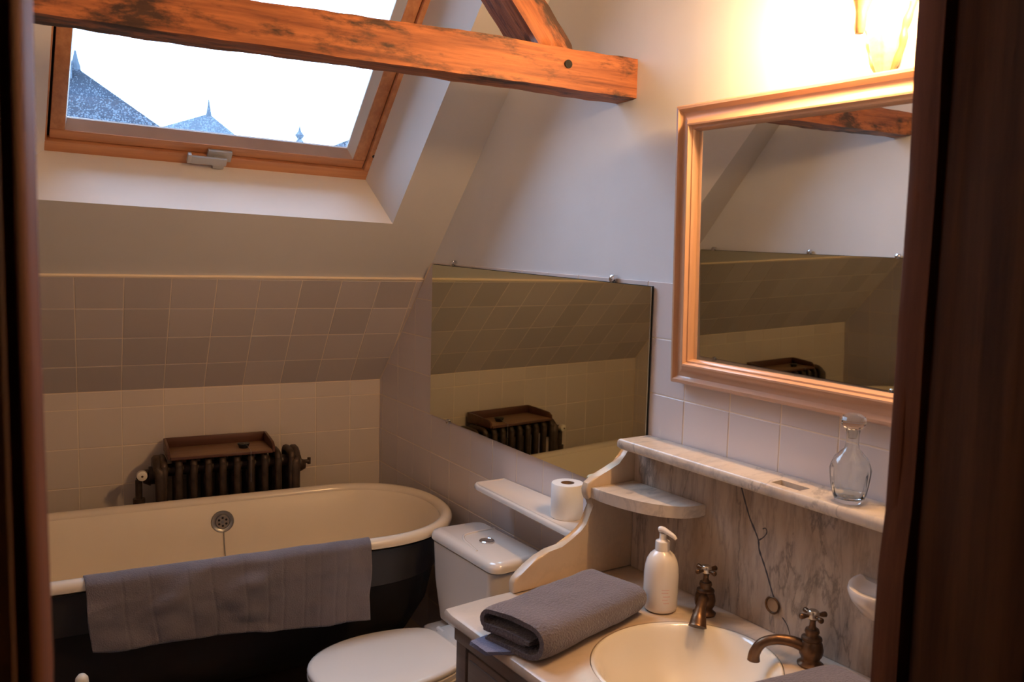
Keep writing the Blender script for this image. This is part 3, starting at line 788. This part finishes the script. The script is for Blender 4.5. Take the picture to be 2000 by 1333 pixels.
vk = finish(bm, 'valve_knob', M_cream, rad, smooth=50, loc=(-.312, -.046, .772)); vk['label'] = 'round cream valve knob'
bm = B(); lathe(bm, [(0, .032), (.004, .032), (.004, .028)], 10)
for v in bm.verts: v.co = Vector((v.co.x, -v.co.z, v.co.y))
finish(bm, 'screw', M_brass, vk, smooth=50)
for sx in (-1, 1):
    bm = B(); box(bm, sx*.237-.016, sx*.237+.016, -.06, .06, 0, .07, .008); finish(bm, 'foot', M_iron, rad, smooth=40)

# tray on the radiator
tray = thing('wooden_tray', 'shallow dark wooden tray resting on top of the radiator', 'tray', (-.693, -.112, Z0-.172))
TZ = 0.0
bm = B(); box(bm, -.186, .186, -.092, .088, 0, .008, .002); finish(bm, 'tray_floor', M_trayfloor, tray, smooth=30)
bm = B(); box(bm, -.192, .192, .082, .092, -.002, .046, .002); finish(bm, 'back_board', M_traywood, tray, smooth=30)
for sx in (-1, 1):
    bm = B(); prism(bm, [(-.092, -.002), (.082, -.002), (.082, .046), (.0, .040), (-.070, .034), (-.092, .020)], sx*.192-.005, sx*.192+.005, axis=0, bev=.0015); finish(bm, 'side_board', M_traywood, tray, smooth=30)
bm = B(); box(bm, -.186, .186, -.098, -.090, -.004, .007, .002); finish(bm, 'front_lip', M_traywood, tray, smooth=30)
plug = thing('bath_plug', 'round black rubber bath plug lying on the wooden tray', 'plug', (-.605, -.135, Z0-.1635))
bm = B(); lathe(bm, [(0, 0), (.017, 0), (.021, .012), (.023, .014), (.023, .018), (0, .019)], 24); finish(bm, 'stopper', M_rubber, plug, smooth=40)
bm = B(); tube(bm, catmull([(.0, 0, .02), (.010, -.03, .012), (.014, -.078, .003), (.014, -.081, -.02), (.014, -.081, -.12)], 5), .0011, 6); finish(bm, 'cord', M_steel, plug, smooth=60)

# ---------------------------------------------------------------- toilet
wc = thing('toilet', 'white close-coupled toilet with lid down between bath and washstand', 'toilet', W(1.165, 0, -1.0), RZ)
def rrect(hx_, hy2, r, z, cx=0, cy2=0, n=6, taper=0):
    pts = []
    for qx, qy, a0 in ((1, 1, 0), (-1, 1, 90), (-1, -1, 180), (1, -1, 270)):
        for k in range(n+1):
            a_ = math.radians(a0+90*k/n)
            x_ = qx*(hx_-r)+r*math.cos(a_); y_ = qy*(hy2-r)+r*math.sin(a_)
            pts.append((cx+x_*(1-taper*(y_/hy2)), cy2+y_, z))
    return pts
cyy = -.170; LT = .712
bm = B()
loft(bm, [rrect(.165, .082, .03, .42, 0, cyy), rrect(.185, .094, .035, .55, 0, cyy), rrect(.192, .098, .035, LT-.036, 0, cyy)])
finish(bm, 'tank', M_ceramic, wc, smooth=40)
bm = B()
tp = .03
loft(bm, [rrect(.192, .096, .035, LT-.034, 0, cyy, taper=tp), rrect(.199, .101, .038, LT-.030, 0, cyy, taper=tp), rrect(.199, .101, .038, LT-.018, 0, cyy, taper=tp), rrect(.193, .096, .036, LT-.005, 0, cyy, taper=tp), rrect(.178, .084, .030, LT, 0, cyy, taper=tp)])
lid = finish(bm, 'tank_lid', M_ceramic, wc, smooth=50)
bm = B(); tube(bm, catmull([(-.085, cyy+.085, LT-.0015), (-.085, cyy+.02, LT-.0012), (-.075, cyy-.035, LT-.0012), (-.035, cyy-.06, LT-.0012), (.02, cyy-.07, LT-.0015), (.07, cyy-.078, LT-.0025)], 8), .0052, 8)
finish(bm, 'raised_line', M_ceramic, lid, smooth=60)
bm = B(); lathe(bm, [(.024, -.002), (.024, .004), (.021, .006), (.019, .0045), (.008, .0055), (0, .006)], 28, (.012, cyy-.006, LT)); fb = finish(bm, 'flush_button', M_chrome, wc, smooth=30)
def egg(sc_, z, yb=-.292, yf=-.745, hw=.183, n=40, back=.75):
    yc_ = (yb+yf)/2; hl = abs(yb-yf)/2; pts = []
    for k in range(n):
        a_ = 2*PI*k/n; c_, s_ = math.cos(a_), math.sin(a_)
        y_ = -hl*c_*sc_
        ww = hw*sc_*(abs(s_)**(.82 if c_ > 0 else .36))*(1 if s_ > 0 else -1)
        ww *= (1.0 if c_ > 0 else 1.0-.10*abs(c_)**1.5)
        pts.append((ww, yc_+y_, z))
    return pts
bm = B()
loft(bm, [egg(.62, .0, -.20, -.62, .15), egg(.62, .10, -.20, -.62, .15), egg(.75, .20, -.22, -.68, .165), egg(.95, .33, -.27, -.735, .18), egg(1.0, .372, -.27, -.74, .182)])
box(bm, -.10, .10, -.30, -.09, .0, .42, .02); box(bm, -.17, .17, -.31, -.09, .33, .405, .02)
finish(bm, 'bowl', M_ceramic, wc, smooth=50)
bm = B(); loft(bm, [egg(.99, .374), egg(1.0, .378), egg(1.0, .388), egg(.985, .390)]); finish(bm, 'seat', M_white, wc, smooth=50)
bm = B(); loft(bm, [egg(.985, .3915), egg(1.0, .395), egg(1.0, .402), egg(.985, .408), egg(.93, .412), egg(.6, .415), egg(.1, .416)]); finish(bm, 'seat_lid', M_white, wc, smooth=50)
for sx in (-1, 1):
    bm = B(); tube(bm, [(sx*.075-.02, -.285, .408), (sx*.075+.02, -.285, .408)], .010, 12); finish(bm, 'hinge', M_white, wc, smooth=50)

# ---------------------------------------------------------------- ceramic shelf + paper roll
sh = thing('ceramic_shelf', 'narrow white ceramic wall shelf above the toilet tank', 'shelf', W(0, 0, -.142), RZ)
bm = B()
pl = [(1.012, -.0005), (1.63, -.0005), (1.63, -.168), (1.56, -.166), (1.05, -.138), (1.025, -.132), (1.010, -.118)]
loft(bm, [[(a_, b_, -.026) for a_, b_ in [(p[0], p[1]*.88) for p in pl]], [(a_, b_, -.016) for a_, b_ in pl], [(a_, b_, -.004) for a_, b_ in pl], [(1.32+(a_-1.32)*.992, -.08+(b_+.08)*.95, 0) for a_, b_ in pl],
          [(1.32+(a_-1.32)*.975, -.08+(b_+.08)*.86, 0) for a_, b_ in pl], [(1.32+(a_-1.32)*.97, -.08+(b_+.08)*.80, -.003) for a_, b_ in pl]])
finish(bm, 'slab', M_ceramic, sh, smooth=50)
roll = thing('toilet_roll', 'white toilet paper roll standing on the ceramic shelf', 'toilet roll', W(1.455, .078, -.1445))
bm = B(); lathe(bm, [(.019, 0), (.046, 0), (.0475, .002), (.0475, .099), (.046, .101), (.020, .101)], 36); finish(bm, 'paper', M_paper, roll, smooth=50)
bm = B(); lathe(bm, [(.0195, .0), (.0195, .1005), (.0185, .1005), (.0185, .0), (.001, .0)], 28); finish(bm, 'core', M_card, roll, smooth=50)

# ---------------------------------------------------------------- washstand cabinet
CT0, CT1, CD = 1.655, 2.665, .610
cab = thing('washstand_cabinet', 'grey brown wooden washstand cabinet under the marble top', 'cabinet', W(0, 0, -1.0), RZ)
bm = B(); HB = .735

box(bm, CT0+.045, CT0+.063, -.575, -.02, .06, HB, .002); box(bm, CT1-.063, CT1-.045, -.575, -.02, .06, HB, .002)
box(bm, CT0+.063, CT1-.063, -.035, -.02, .06, HB, .002); box(bm, CT0+.063, CT1-.063, -.575, -.035, .06, .08, .002); box(bm, CT0+.063, CT1-.063, -.570, -.555, .08, HB-.01, .002)
finish(bm, 'carcass', M_cab, cab, smooth=30)
bm = B(); box(bm, CT0+.06, CT1-.06, -.55, -.05, 0, .06); finish(bm, 'plinth', M_post, cab, smooth=0)
for t_ in (CT0+.04, CT1-.085):
    bm = B(); box(bm, t_, t_+.045, -.590, -.545, .0, HB, .006); finish(bm, 'corner_post', M_cab, cab, smooth=30)
bm = B(); box(bm, CT0+.035, CT1-.035, -.592, -.57, HB-.035, HB, .003); finish(bm, 'top_rail', M_cab, cab, smooth=30)
mid = (CT0+CT1)/2
for t0, t1 in ((CT0+.092, mid-.008), (mid+.008, CT1-.092)):
    bm = B(); box(bm, t0, t1, -.588, -.572, HB-.175, HB-.042, .004); dw = finish(bm, 'drawer', M_cab, cab, smooth=30)
    bm = B(); box(bm, t0+.012, t1-.012, -.5925, -.586, HB-.160, HB-.057, .003); finish(bm, 'drawer_panel', M_cab, dw, smooth=30)
    bm = B(); tm = t0+.08 if t0 < mid-.2 else t1-.08
    lathe(bm, [(.006, 0), (.006, .010), (.014, .014), (.016, .022), (.010, .028), (0, .029)], 18)
    for v in bm.verts: v.co = Vector((tm+v.co.x, -.592-v.co.z, HB-.105+v.co.y))
    finish(bm, 'knob', M_brassdark, dw, smooth=50)
    bm = B(); box(bm, t0, t1, -.588, -.572, .09, HB-.187, .004); dr = finish(bm, 'cabinet_door', M_cab, cab, smooth=30)
    bm = B(); box(bm, t0+.05, t1-.05, -.593, -.586, .14, HB-.237, .004); finish(bm, 'door_panel', M_cab, dr, smooth=30)

# ---------------------------------------------------------------- marble washstand top (one set of fixed slabs)
ws = thing('marble_washstand_top', 'veined marble washstand top with splashback, side gables and ledge', 'washstand', W(0, 0, 0), RZ)
CZ = -.230; BC = (2.157, -.303); BRX, BRY = .187, .207
def countertop():
    bm = B(); n = 64
    # outer boundary sampled to match the ellipse directions -> annular faces
    def outer(ins=0):
        pts = []
        for k in range(n):
            a_ = 2*PI*k/n; dx, dy = math.cos(a_), math.sin(a_)
            cand = []
            x0, x1, y0, y1 = CT0+ins, CT1-ins, -CD+ins, -.008
            if dx > 1e-9: cand.append((x1-BC[0])/dx)
            if dx < -1e-9: cand.append((x0-BC[0])/dx)
            if dy > 1e-9: cand.append((y1-BC[1])/dy)
            if dy < -1e-9: cand.append((y0-BC[1])/dy)
            s_ = min(cand); pts.append([BC[0]+dx*s_, BC[1]+dy*s_])
        # snap to true corners
        for c_ in ((x0, y0), (x1, y0), (x0, y1), (x1, y1)):
            i = min(range(n), key=lambda q: (pts[q][0]-c_[0])**2+(pts[q][1]-c_[1])**2); pts[i] = [c_[0], c_[1]]
            if c_ == (x0, y0) or c_ == (x1, y0):   # soften front corners
                r_ = .018; sx_ = 1 if c_[0] == x0 else -1
                pts[i] = [c_[0]+sx_*r_*.35, c_[1]+r_*.35]
        return pts
    def ell(rx, ry): return [(BC[0]+rx*math.cos(2*PI*k/n), BC[1]+ry*math.sin(2*PI*k/n)) for k in range(n)]
    zt, zb = CZ+Z0*0, CZ-.032
    rings = [[(x, y, zb+.004) for x, y in ell(BRX+.002, BRY+.002)], [(x, y, zt) for x, y in ell(BRX+.002, BRY+.002)],
             [(x, y, zt) for x, y in outer(.010)], [(x, y, zt-.004) for x, y in outer(.003)], [(x, y, zt-.012) for x, y in outer(0)], [(x, y, zt-.022) for x, y in outer(0.001)], [(x, y, zb) for x, y in outer(.010)], [(x, y, zb+.004) for x, y in ell(BRX+.002, BRY+.002)]]
    loft(bm, rings, cap=False)
    return finish(bm, 'countertop', M_counter, ws, smooth=35)
countertop()
bm = B(); box(bm, 1.684, CT1-.02, -.030, -.010, CZ+.0005, .112, .001); bsp = finish(bm, 'splashback', M_marblev, ws, smooth=0)
# dark crack running down the splashback
def tzp(px): return px
crack = [(2.043, .112), (2.050, .085), (2.062, .055), (2.073, .030), (2.082, .012), (2.098, -.012), (2.108, -.030), (2.112, -.052), (2.126, -.078), (2.138, -.102), (2.148, -.125), (2.160, -.150)]
for cr_, w0 in ((crack, .0022), ([(2.108, -.030), (2.122, -.018), (2.130, -.005), (2.126, .004), (2.118, .0)], .0014), ([(2.185, -.185), (2.20, -.20), (2.212, -.228)], .0012)):
    bm = B(); P_ = catmull([(t, -.0303, z) for t, z in cr_], 4); R1 = []; R2 = []
    for i in range(len(P_)):
        a_, b_ = P_[max(i-1, 0)], P_[min(i+1, len(P_)-1)]; wv = w0*(.8+1.2*abs(noise.noise(Vector((i*.7, w0*900, 0)))))
        d_ = (b_-a_).normalized(); nrm = Vector((d_.z, 0, -d_.x))*wv
        R1.append(bm.verts.new(P_[i]+nrm)); R2.append(bm.verts.new(P_[i]-nrm))
    for i in range(len(P_)-1): bm.faces.new((R1[i], R1[i+1], R2[i+1], R2[i]))
    finish(bm, 'crack', M_vein, bsp, smooth=0)
# gables
gp = [(.0, CZ+.0005), (.416, CZ+.0005), (.418, -.205), (.412, -.192), (.398, -.184), (.375, -.168), (.345, -.148), (.31, -.139), (.27, -.134), (.235, -.124), (.205, -.107), (.187, -.090), (.176, -.066), (.170, -.040), (.169, -.022), (.186, -.021), (.192, -.008), (.194, .006), (.188, .022), (.172, .032), (.148, .040), (.115, .052), (.085, .064), (.062, .078), (.048, .096), (.044, .112), (.0, .112)]
for t0 in (1.656, CT1-.031):
    bm = B(); prism(bm, [(-d_, z) for d_, z in gp[::-1] if True], t0, t0+.027, axis=0, bev=.006, seg=3)
    finish(bm, 'gable', M_gable, ws, smooth=35)
    # axis=0 -> (h,u,v)
# quarter shelf
for tl, sx in ((1.682, 1),):
    bm = B(); q = [(tl, -.030)] + [(tl+sx*(.262*math.sin(PI/2*k/16)**.9), -.030-.150*math.cos(PI/2*k/16)**.8) for k in range(17)]
    prism(bm, q, -.018, .012, axis=2, bev=.005, seg=3); finish(bm, 'corner_shelf', M_marble, ws, smooth=40)
# top ledge with soap recess
LZ = .138
bm = B(); n_ = 0
lx0, lx1, ly0, ly1 = 1.702, CT1+.01, -.112, -.004
rx0, rx1, ry0, ry1 = 2.178, 2.252, -.088, -.052
def lz(t): return -.0143*(t-1.735)
def frame_slab(bm, o, i, z0, z1):
    def R4(b_, z): return [(b_[0], b_[2], z+lz(b_[0])), (b_[1], b_[2], z+lz(b_[1])), (b_[1], b_[3], z+lz(b_[1])), (b_[0], b_[3], z+lz(b_[0]))]
    oi = (o[0]+.005, o[1]-.005, o[2]+.005, o[3])
    rings = [R4(oi, z0), R4(i, z0), R4(i, z1), R4(oi, z1), R4((o[0]+.001, o[1]-.001, o[2]+.001, o[3]), z1-.004), R4(o, z1-.010), R4(o, z0+.006), R4(oi, z0)]
    loft(bm, rings, cap=False)
    pass
frame_slab(bm, (lx0, lx1, ly0, ly1), (rx0, rx1, ry0, ry1), LZ-.026, LZ)
finish(bm, 'ledge', M_marble, ws, smooth=40)
# basin
bs_ = thing('wash_basin', 'round ivory ceramic basin set into the marble counter', 'basin', W(BC[0], -BC[1], CZ), RZ)
bm = B(); prof = [(1.0, -.02), (1.0, -.001), (.985, .001), (.965, .000), (.935, -.006), (.90, -.016), (.86, -.035), (.78, -.07), (.64, -.105), (.45, -.128), (.22, -.138), (.11, -.140), (.105, -.15)]
lathe(bm, [(r_, z) for r_, z in prof], 64, (0, 0, 0), sx=BRX, sy=BRY); finish(bm, 'bowl', M_basin, bs_, smooth=50)
bm = B(); lathe(bm, [(0, -.1385), (.018, -.1385), (.023, -.137), (.024, -.141)], 24); finish(bm, 'drain', M_nickel, bs_, smooth=40)
# brass eyelet in splashback
bm = B(); lathe(bm, [(.019, .0), (.0205, .003), (.019, .005), (.0165, .004), (.0155, .0015), (.0150, .0008)], 26)
for v in bm.verts: v.co = Vector((v.co.x, -v.co.z, v.co.y))
ey = finish(bm, 'round_eyelet', M_brass, smooth=40, loc=W(2.158, .0302, -.166), rot=(0, 0, RZ))
bm = B(); lathe(bm, [(.0160, .0012), (0, .0016)], 24)
for v in bm.verts: v.co = Vector((v.co.x, -v.co.z, v.co.y))
finish(bm, 'cover_plate', mat('dull_plate', (.34, .24, .16), .35, .4), ey, smooth=0)
tag(ey, 'small round brass eyelet fitted in the marble splashback', 'fitting')

# ---------------------------------------------------------------- taps
def tap(label, t, d, ang, kind):
    o = thing('tap', label, 'tap', W(t, d, CZ), RZ+ang, 'aged brass basin taps')
    bm = B(); lathe(bm, [(.0, .0), (.026, .0), (.027, .004), (.022, .008), (.019, .012), (.019, .016), (.0235, .024), (.0250, .036), (.0225, .048), (.0195, .054), (.0215, .057), (.0205, .061), (.0145, .064), (.0135, .069), (.0155, .073), (.0135, .079), (.0085, .080), (.0065, .086), (.0060, .096), (.009, .100), (.011, .104)], 24)
    finish(bm, 'body', M_brass, o, smooth=45)
    # spout along local -y (before ang)
    bm = B()
    if kind == 0:
        pts = catmull([(0, -.005, .040), (0, -.028, .045), (0, -.055, .036), (0, -.078, .020), (0, -.090, .004)], 6)
        rr = [.0150-.0040*math.sin(PI*min(1, 1.3*i/(len(pts)-1)))+.006*(i/(len(pts)-1))**3 for i in range(len(pts))]
    else:
        pts = catmull([(0, -.005, .034), (0, -.035, .046), (0, -.070, .047), (0, -.098, .036), (0, -.112, .014), (0, -.114, -.004)], 6)
        rr = [.0135-.003*math.sin(PI*i/(len(pts)-1)) for i in range(len(pts))]
    tube(bm, pts, rr, 16); finish(bm, 'spout', M_brass, o, smooth=60)
    h = thing('cross_handle', '', '', (0, 0, 0)); del h['label']; del h['category']; h.parent = o; h.rotation_euler = (0, 0, .45 if kind else .9)
    bm = B()
    for a_ in (0, PI/2):
        c_, s_ = math.cos(a_), math.sin(a_)
        q = [(-.031, .0045), (-.029, .0062), (-.022, .0055), (-.015, .0035), (0, .0045), (.015, .0035), (.022, .0055), (.029, .0062), (.031, .0045)]
        tube(bm, [(x_*c_, x_*s_, .108) for x_, r_ in q], [r_ for x_, r_ in q], 10)
    finish(bm, 'arms', M_brass, h, smooth=60)
    bm = B(); lathe(bm, [(.011, .102), (.0125, .110), (.0115, .1165), (.009, .119), (0, .1195)], 20); ic = finish(bm, 'index_cap', M_nickel, h, smooth=40)
    return o
tap('aged brass tap beside the soap bottle, spout pointing to the viewer', 2.008, .088, math.radians(33), 0)
tap('aged brass tap nearest the door post, spout turned sideways over the basin', 2.303, .088, math.radians(-46), 1)

# ---------------------------------------------------------------- soap bottle
sb = thing('soap_dispenser', 'white pump soap bottle on the marble counter by the tap', 'bottle', W(1.932, .160, CZ+.001), RZ)
bm = B(); lathe(bm, [(0, 0), (.034, 0), (.0395, .004), (.041, .012), (.0415, .04), (.0415, .085), (.040, .105), (.036, .122), (.029, .135), (.020, .143), (.0165, .146)], 36, cap=False); body = finish(bm, 'bottle', M_white, sb, smooth=60)
bm = B(); lathe(bm, [(.0155, .142), (.0175, .144), (.0175, .166), (.0165, .168), (.011, .170), (.0085, .174), (.0085, .186), (.0, .186)], 28); finish(bm, 'collar', M_white, sb, smooth=40)
bm = B()
tube(bm, catmull([(-.010, -.003, .193), (-.001, 0, .195), (.012, .002, .192), (.028, .006, .186), (.036, .008, .180)], 5), [.0068, .0075, .0078, .0078, .0076, .0074, .0072, .007, .0068, .0066, .0064, .0062, .006, .0058, .0056, .0054, .005, .0046, .0042, .0038, .0034], 12)
finish(bm, 'pump_head', M_white, sb, smooth=60)
bm = B()
for k, (a0, a1, z) in enumerate([(-.10, .35, .060), (-.10, .30, .053), (-.02, .42, .044), (-.06, .28, .036), (.02, .36, .028)]):
    for q in range(6):
        aa = -PI/2+.95+a0+(a1-a0)*q/6; bb = aa+(a1-a0)/6*.7; R0 = .0417
        quadsheet(bm, [(R0*math.cos(aa), R0*math.sin(aa), z), (R0*math.cos(bb), R0*math.sin(bb), z), (R0*math.cos(bb), R0*math.sin(bb), z+.0022), (R0*math.cos(aa), R0*math.sin(aa), z+.0022)])
lp = finish(bm, 'print', M_red, body, smooth=0); lp['label'] = 'tiny faded pink print'

# ---------------------------------------------------------------- folded towels
def folded_towel(name, label, loc, rot, L_, W_, H_, seed):
    """terry towel folded over: ribbon cross-sections (x,z) extruded along local y, open folds at both ends"""
    o = thing(name, label, 'towel', loc, rot, 'grey folded hand towels')
    th = H_*.235; hw = W_/2
    def arc(cx, cz, r, a0, a1, n=8): return [(cx+r*math.cos(math.radians(a0+(a1-a0)*k/n)), cz+r*math.sin(math.radians(a0+(a1-a0)*k/n))) for k in range(n+1)]
    t2 = th/2; zt = H_-t2; rO = (zt-t2)/2; rI = (zt-(H_*.45))/2
    outer = [(-hw+t2+.012+(2*hw-2*t2-rO-.012)*k/8, t2) for k in range(9)]+arc(hw-t2-rO, t2+rO, rO, -90, 90)[1:]+[(hw-t2-rO-(2*hw-2*t2-rO-rI)*k/10, zt) for k in range(1, 11)]+arc(-hw+t2+rI, zt-rI, rI, 90, 270)[1:]+[(-hw+t2+rI+(hw*1.25)*k/6, zt-2*rI) for k in range(1, 7)]
    inner = [(-hw+t2+.004+(2*hw-t2-rO-.03)*k/10, t2+th*1.02) for k in range(11)]
    def ribbon(path, nm, y0, y1, tk, e_=0):
        bm = B(); rings = []; n = 30; P_ = [Vector((a_, b_)) for a_, b_ in path]; m_ = len(P_)
        for i in range(n+1):
            y = y0+(y1-y0)*i/n; L1 = []; L2 = []
            edge = min(1, min(i, n-i)/2.5)
            for k, p_ in enumerate(P_):
                d_ = (P_[min(k+1, m_-1)]-P_[max(k-1, 0)]).normalized(); nn_ = Vector((-d_.y, d_.x))
                h_ = tk/2*(.55+.45*math.sin(edge*PI/2))*(.72 if k in (0, m_-1) else 1)
                for q, sg in ((L1, 1), (L2, -1)):
                    v_ = p_+nn_*h_*sg
                    up_ = min(1, max(0, v_.y/H_))
                    nz_ = noise.noise(Vector((v_.x*7+seed, y*7, 0)))*.010*up_+noise.noise(Vector((v_.x*20+seed, y*22, v_.y*20)))*.0022
                    sag = 1-.16*(i/n)*up_-.10*up_*max(0, -v_.x/hw)
                    x_ = v_.x*(1+.05*noise.noise(Vector((y*6, seed, v_.y*9))))
                    q.append((x_, y+.006*noise.noise(Vector((v_.x*14, v_.y*20, seed)))*(1 if i in (0, n) else 0), max(.0004, (v_.y+nz_)*sag)))
            rings.append(L1+L2[::-1])
        loft(bm, rings); return finish(bm, nm, M_towel, o, smooth=65)
    ribbon(outer, 'outer_fold', -L_/2, L_/2, th); ribbon(inner, 'inner_fold', -L_/2+.004, L_/2-.02, th*.8)
    return o
tw = folded_towel('folded_towel', 'folded grey towel at the left end of the marble counter', W(1.897, .418, CZ+.001), RZ+math.radians(13), .375, .190, .084, 1)
bm = B()
pts = [(-.075, -.235, .002), (-.02, -.245, -.0), (.0, -.19, .0025), (-.09, -.19, .0025)]
loft(bm, [[(-.088, -.222, .0005), (-.03, -.232, .0005), (.02, -.17, .0005), (-.088, -.17, .0005)], [(-.086, -.221, .010), (-.03, -.230, .008), (.02, -.17, .006), (-.086, -.17, .008)]]); cl = finish(bm, 'under_flap', M_cloth, tw, smooth=60); cl['label'] = 'bluish under layer'
folded_towel('folded_towel', 'folded grey towel at the basin edge below the sideways tap', W(2.455, .335, CZ+.001), RZ+math.radians(-6), .34, .18, .086, 5)

# ---------------------------------------------------------------- soap dish
sd = thing('soap_dish', 'white ceramic soap dish fixed to the splashback beside the post', 'soap dish', W(2.440, .031, -.036), RZ)
bm = B()
def half(r1, r2_, z, n=24): return [(r1*math.cos(PI+PI*k/n), r2_*math.sin(PI+PI*k/n), z) for k in range(n+1)]
loft(bm, [half(.030, .035, -.062), half(.058, .070, -.040), half(.072, .096, -.012), half(.076, .104, .006), half(.074, .102, .013), half(.067, .092, .013), half(.060, .082, .006), half(.03, .04, .003)])
finish(bm, 'dish', M_ceramic, sd, smooth=60)

# ---------------------------------------------------------------- decanter and tumbler
dc = thing('glass_decanter', 'clear glass decanter with round stopper on the marble ledge', 'decanter', W(2.352, .066, LZ-.0085), RZ)
bm = B(); n = 48; prof = [(.020, 0), (.027, .0), (.031, .004), (.036, .018), (.041, .040), (.0435, .060), (.0445, .074), (.043, .084), (.036, .100), (.024, .112), (.0165, .120), (.0145, .130), (.0145, .150), (.0160, .160)]
rings = []
prof = [(r_*.88, z*.92) for r_, z in prof]
for r_, z in prof:
    fl = 1 if z < .07 and z > .004 else 0
    rings.append([((r_*(1+.022*fl*math.cos(12*2*PI*k/n)))*math.cos(2*PI*k/n), (r_*(1+.022*fl*math.cos(12*2*PI*k/n)))*math.sin(2*PI*k/n), z) for k in range(n)])
inner = [(.0120, .160), (.0118, .150), (.0118, .130), (.0140, .121), (.022, .110), (.034, .098), (.0408, .083), (.042, .074), (.041, .060), (.0385, .040), (.033, .020), (.026, .010), (.001, .008)]
inner = [(r_*.88+.0012, z*.92) for r_, z in inner[:-1]]+[(.001, .008)]
for r_, z in inner: rings.append([(r_*math.cos(2*PI*k/n), r_*math.sin(2*PI*k/n), z) for k in range(n)])
loft(bm, rings); finish(bm, 'flask', M_glass, dc, smooth=60)
bm = B(); lathe(bm, [(.001, .130), (.008, .131), (.0100, .148), (.015, .150), (.019, .153), (.0240, .160), (.0250, .168), (.022, .175), (.012, .181), (.001, .182)], 12); finish(bm, 'stopper', M_glass, dc, smooth=15)
tu = thing('glass_tumbler', 'drinking glass on the ledge mostly hidden behind the door post', 'glass', W(2.478, .050, LZ-.0103), RZ)
bm = B(); lathe(bm, [(.0, .0), (.028, .0), (.030, .004), (.036, .085), (.0345, .085), (.028, .010), (.0, .009)], 32); finish(bm, 'tumbler', M_glass, tu, smooth=50)

# ---------------------------------------------------------------- brush handle in front of the bath
tb = thing('toilet_brush', 'cream knobbed handle end standing in front of the bathtub', 'brush', (-1.1835, -1.150, 0))
bm = B(); lathe(bm, [(0, 0), (.05, 0), (.055, .01), (.05, .12), (.045, .125), (.04, .12), (.04, .02), (0, .02)], 24); finish(bm, 'holder', M_ceramic, tb, smooth=50)
bm = B(); lathe(bm, [(0, .03), (.008, .03), (.008, .44), (.013, .455), (.017, .475), (.015, .493), (.008, .502), (0, .504)], 18); finish(bm, 'handle', M_cream, tb, smooth=60)

# ---------------------------------------------------------------- roofs outside
def roof(label, apex, depth, left, right, zb, spire, slate=M_slate, wallz=-4, back=None):
    """hip roof: apex point, base corners"""
    x, y, z = apex
    o = thing('neighbouring_house', label, 'house', (x, y, wallz))
    def q(a_, b_, c_): return (a_-x, b_-y, c_-wallz)
    bm = B(); A0 = bm.verts.new(q(x, y, z))
    cs = [q(left, y-depth, zb), q(right, y-depth, zb), q(right, y+depth, zb), q(left, y+depth, zb)]
    vs = [bm.verts.new(c_) for c_ in cs]
    for i in range(4): bm.faces.new((A0, vs[i], vs[(i+1) % 4]))
    bm.faces.new(vs); rf = finish(bm, 'roof', slate, o, smooth=0)
    bm = B(); box(bm, left-x+.2, right-x-.2, -depth+.2, depth-.2, 0, zb-wallz-.01); finish(bm, 'wall', M_stone, o, smooth=0)
    bm = B(); h = spire; lathe(bm, [(.10, -.10), (.085, .02), (.05, h*.45), (.02, h)], 10, (0, 0, z-wallz)); finish(bm, 'spire', M_slatelit, rf, smooth=30)
    return o
house1 = roof('steep dark slate hipped roof with a short spire, left in the skylight', (-1.15, 14.5, 4.06+Z0), 3.2, -4.4, 1.95, 1.40+Z0, .30)
bm = B(); prism(bm, [(-.34, -2.2), (-.06, -2.2), (-.06, .10), (-.34, .10)], -.34, -.12, axis=1)  # paler strip stands in for the daylit left side of the hipped roof
cm = finish(bm, 'zinc_strip', M_slatelit, [c_ for c_ in house1.children if c_.name.startswith('roof')][0], smooth=0); cm.location = (0, 0, 4.06+Z0+4)
roof('low slate roof in a lit pale tone with a spire in the middle of the skylight', (2.75, 26.0, 5.27+Z0), 2.0, -2.2, 5.0, 3.1+Z0, .46, M_slatelit)
roof('small roof corner behind the right edge of the skylight glass', (7.2, 14.5, 4.62+Z0), 3.0, 2.9, 11.5, 2.6+Z0, .3)
fn = thing('roof_finial', 'slender pointed roof finial showing low in the skylight', 'finial', (7.62, 34.0, -3))
bm = B(); lathe(bm, [(.40, 8.9), (.24, 9.6), (.16, 9.75), (.10, 9.82), (.22, 9.98), (.08, 10.15), (.01, 10.44)], 10); finish(bm, 'spike', M_slatelit, fn, smooth=30)
bm = B(); loft(bm, [[(-1.4, -1.4, 0), (1.4, -1.4, 0), (1.4, 1.4, 0), (-1.4, 1.4, 0)], [(-1.4, -1.4, 7.6), (1.4, -1.4, 7.6), (1.4, 1.4, 7.6), (-1.4, 1.4, 7.6)], [(-.25, -.25, 8.95), (.25, -.25, 8.95), (.25, .25, 8.95), (-.25, .25, 8.95)]]); finish(bm, 'turret', M_slate, fn, smooth=0)
# daylight portal guides sampling of the sky through the skylight (adds no light of its own)
pd = bpy.data.lights.new('sky_portal', 'AREA'); pd.shape = 'RECTANGLE'; pd.size = FW; pd.size_y = FH; pd.cycles.is_portal = True
po = bpy.data.objects.new('sky_portal', pd); COL.objects.link(po)
cen = Mslope(FW/2, FH/2, FD+.12); Mp = Matrix((X, uS, -nS)).transposed()
zax = nS; xax = X; yax = zax.cross(xax)
MM = Matrix((xax, yax, zax)).transposed().to_4x4(); MM.translation = cen; po.matrix_world = MM
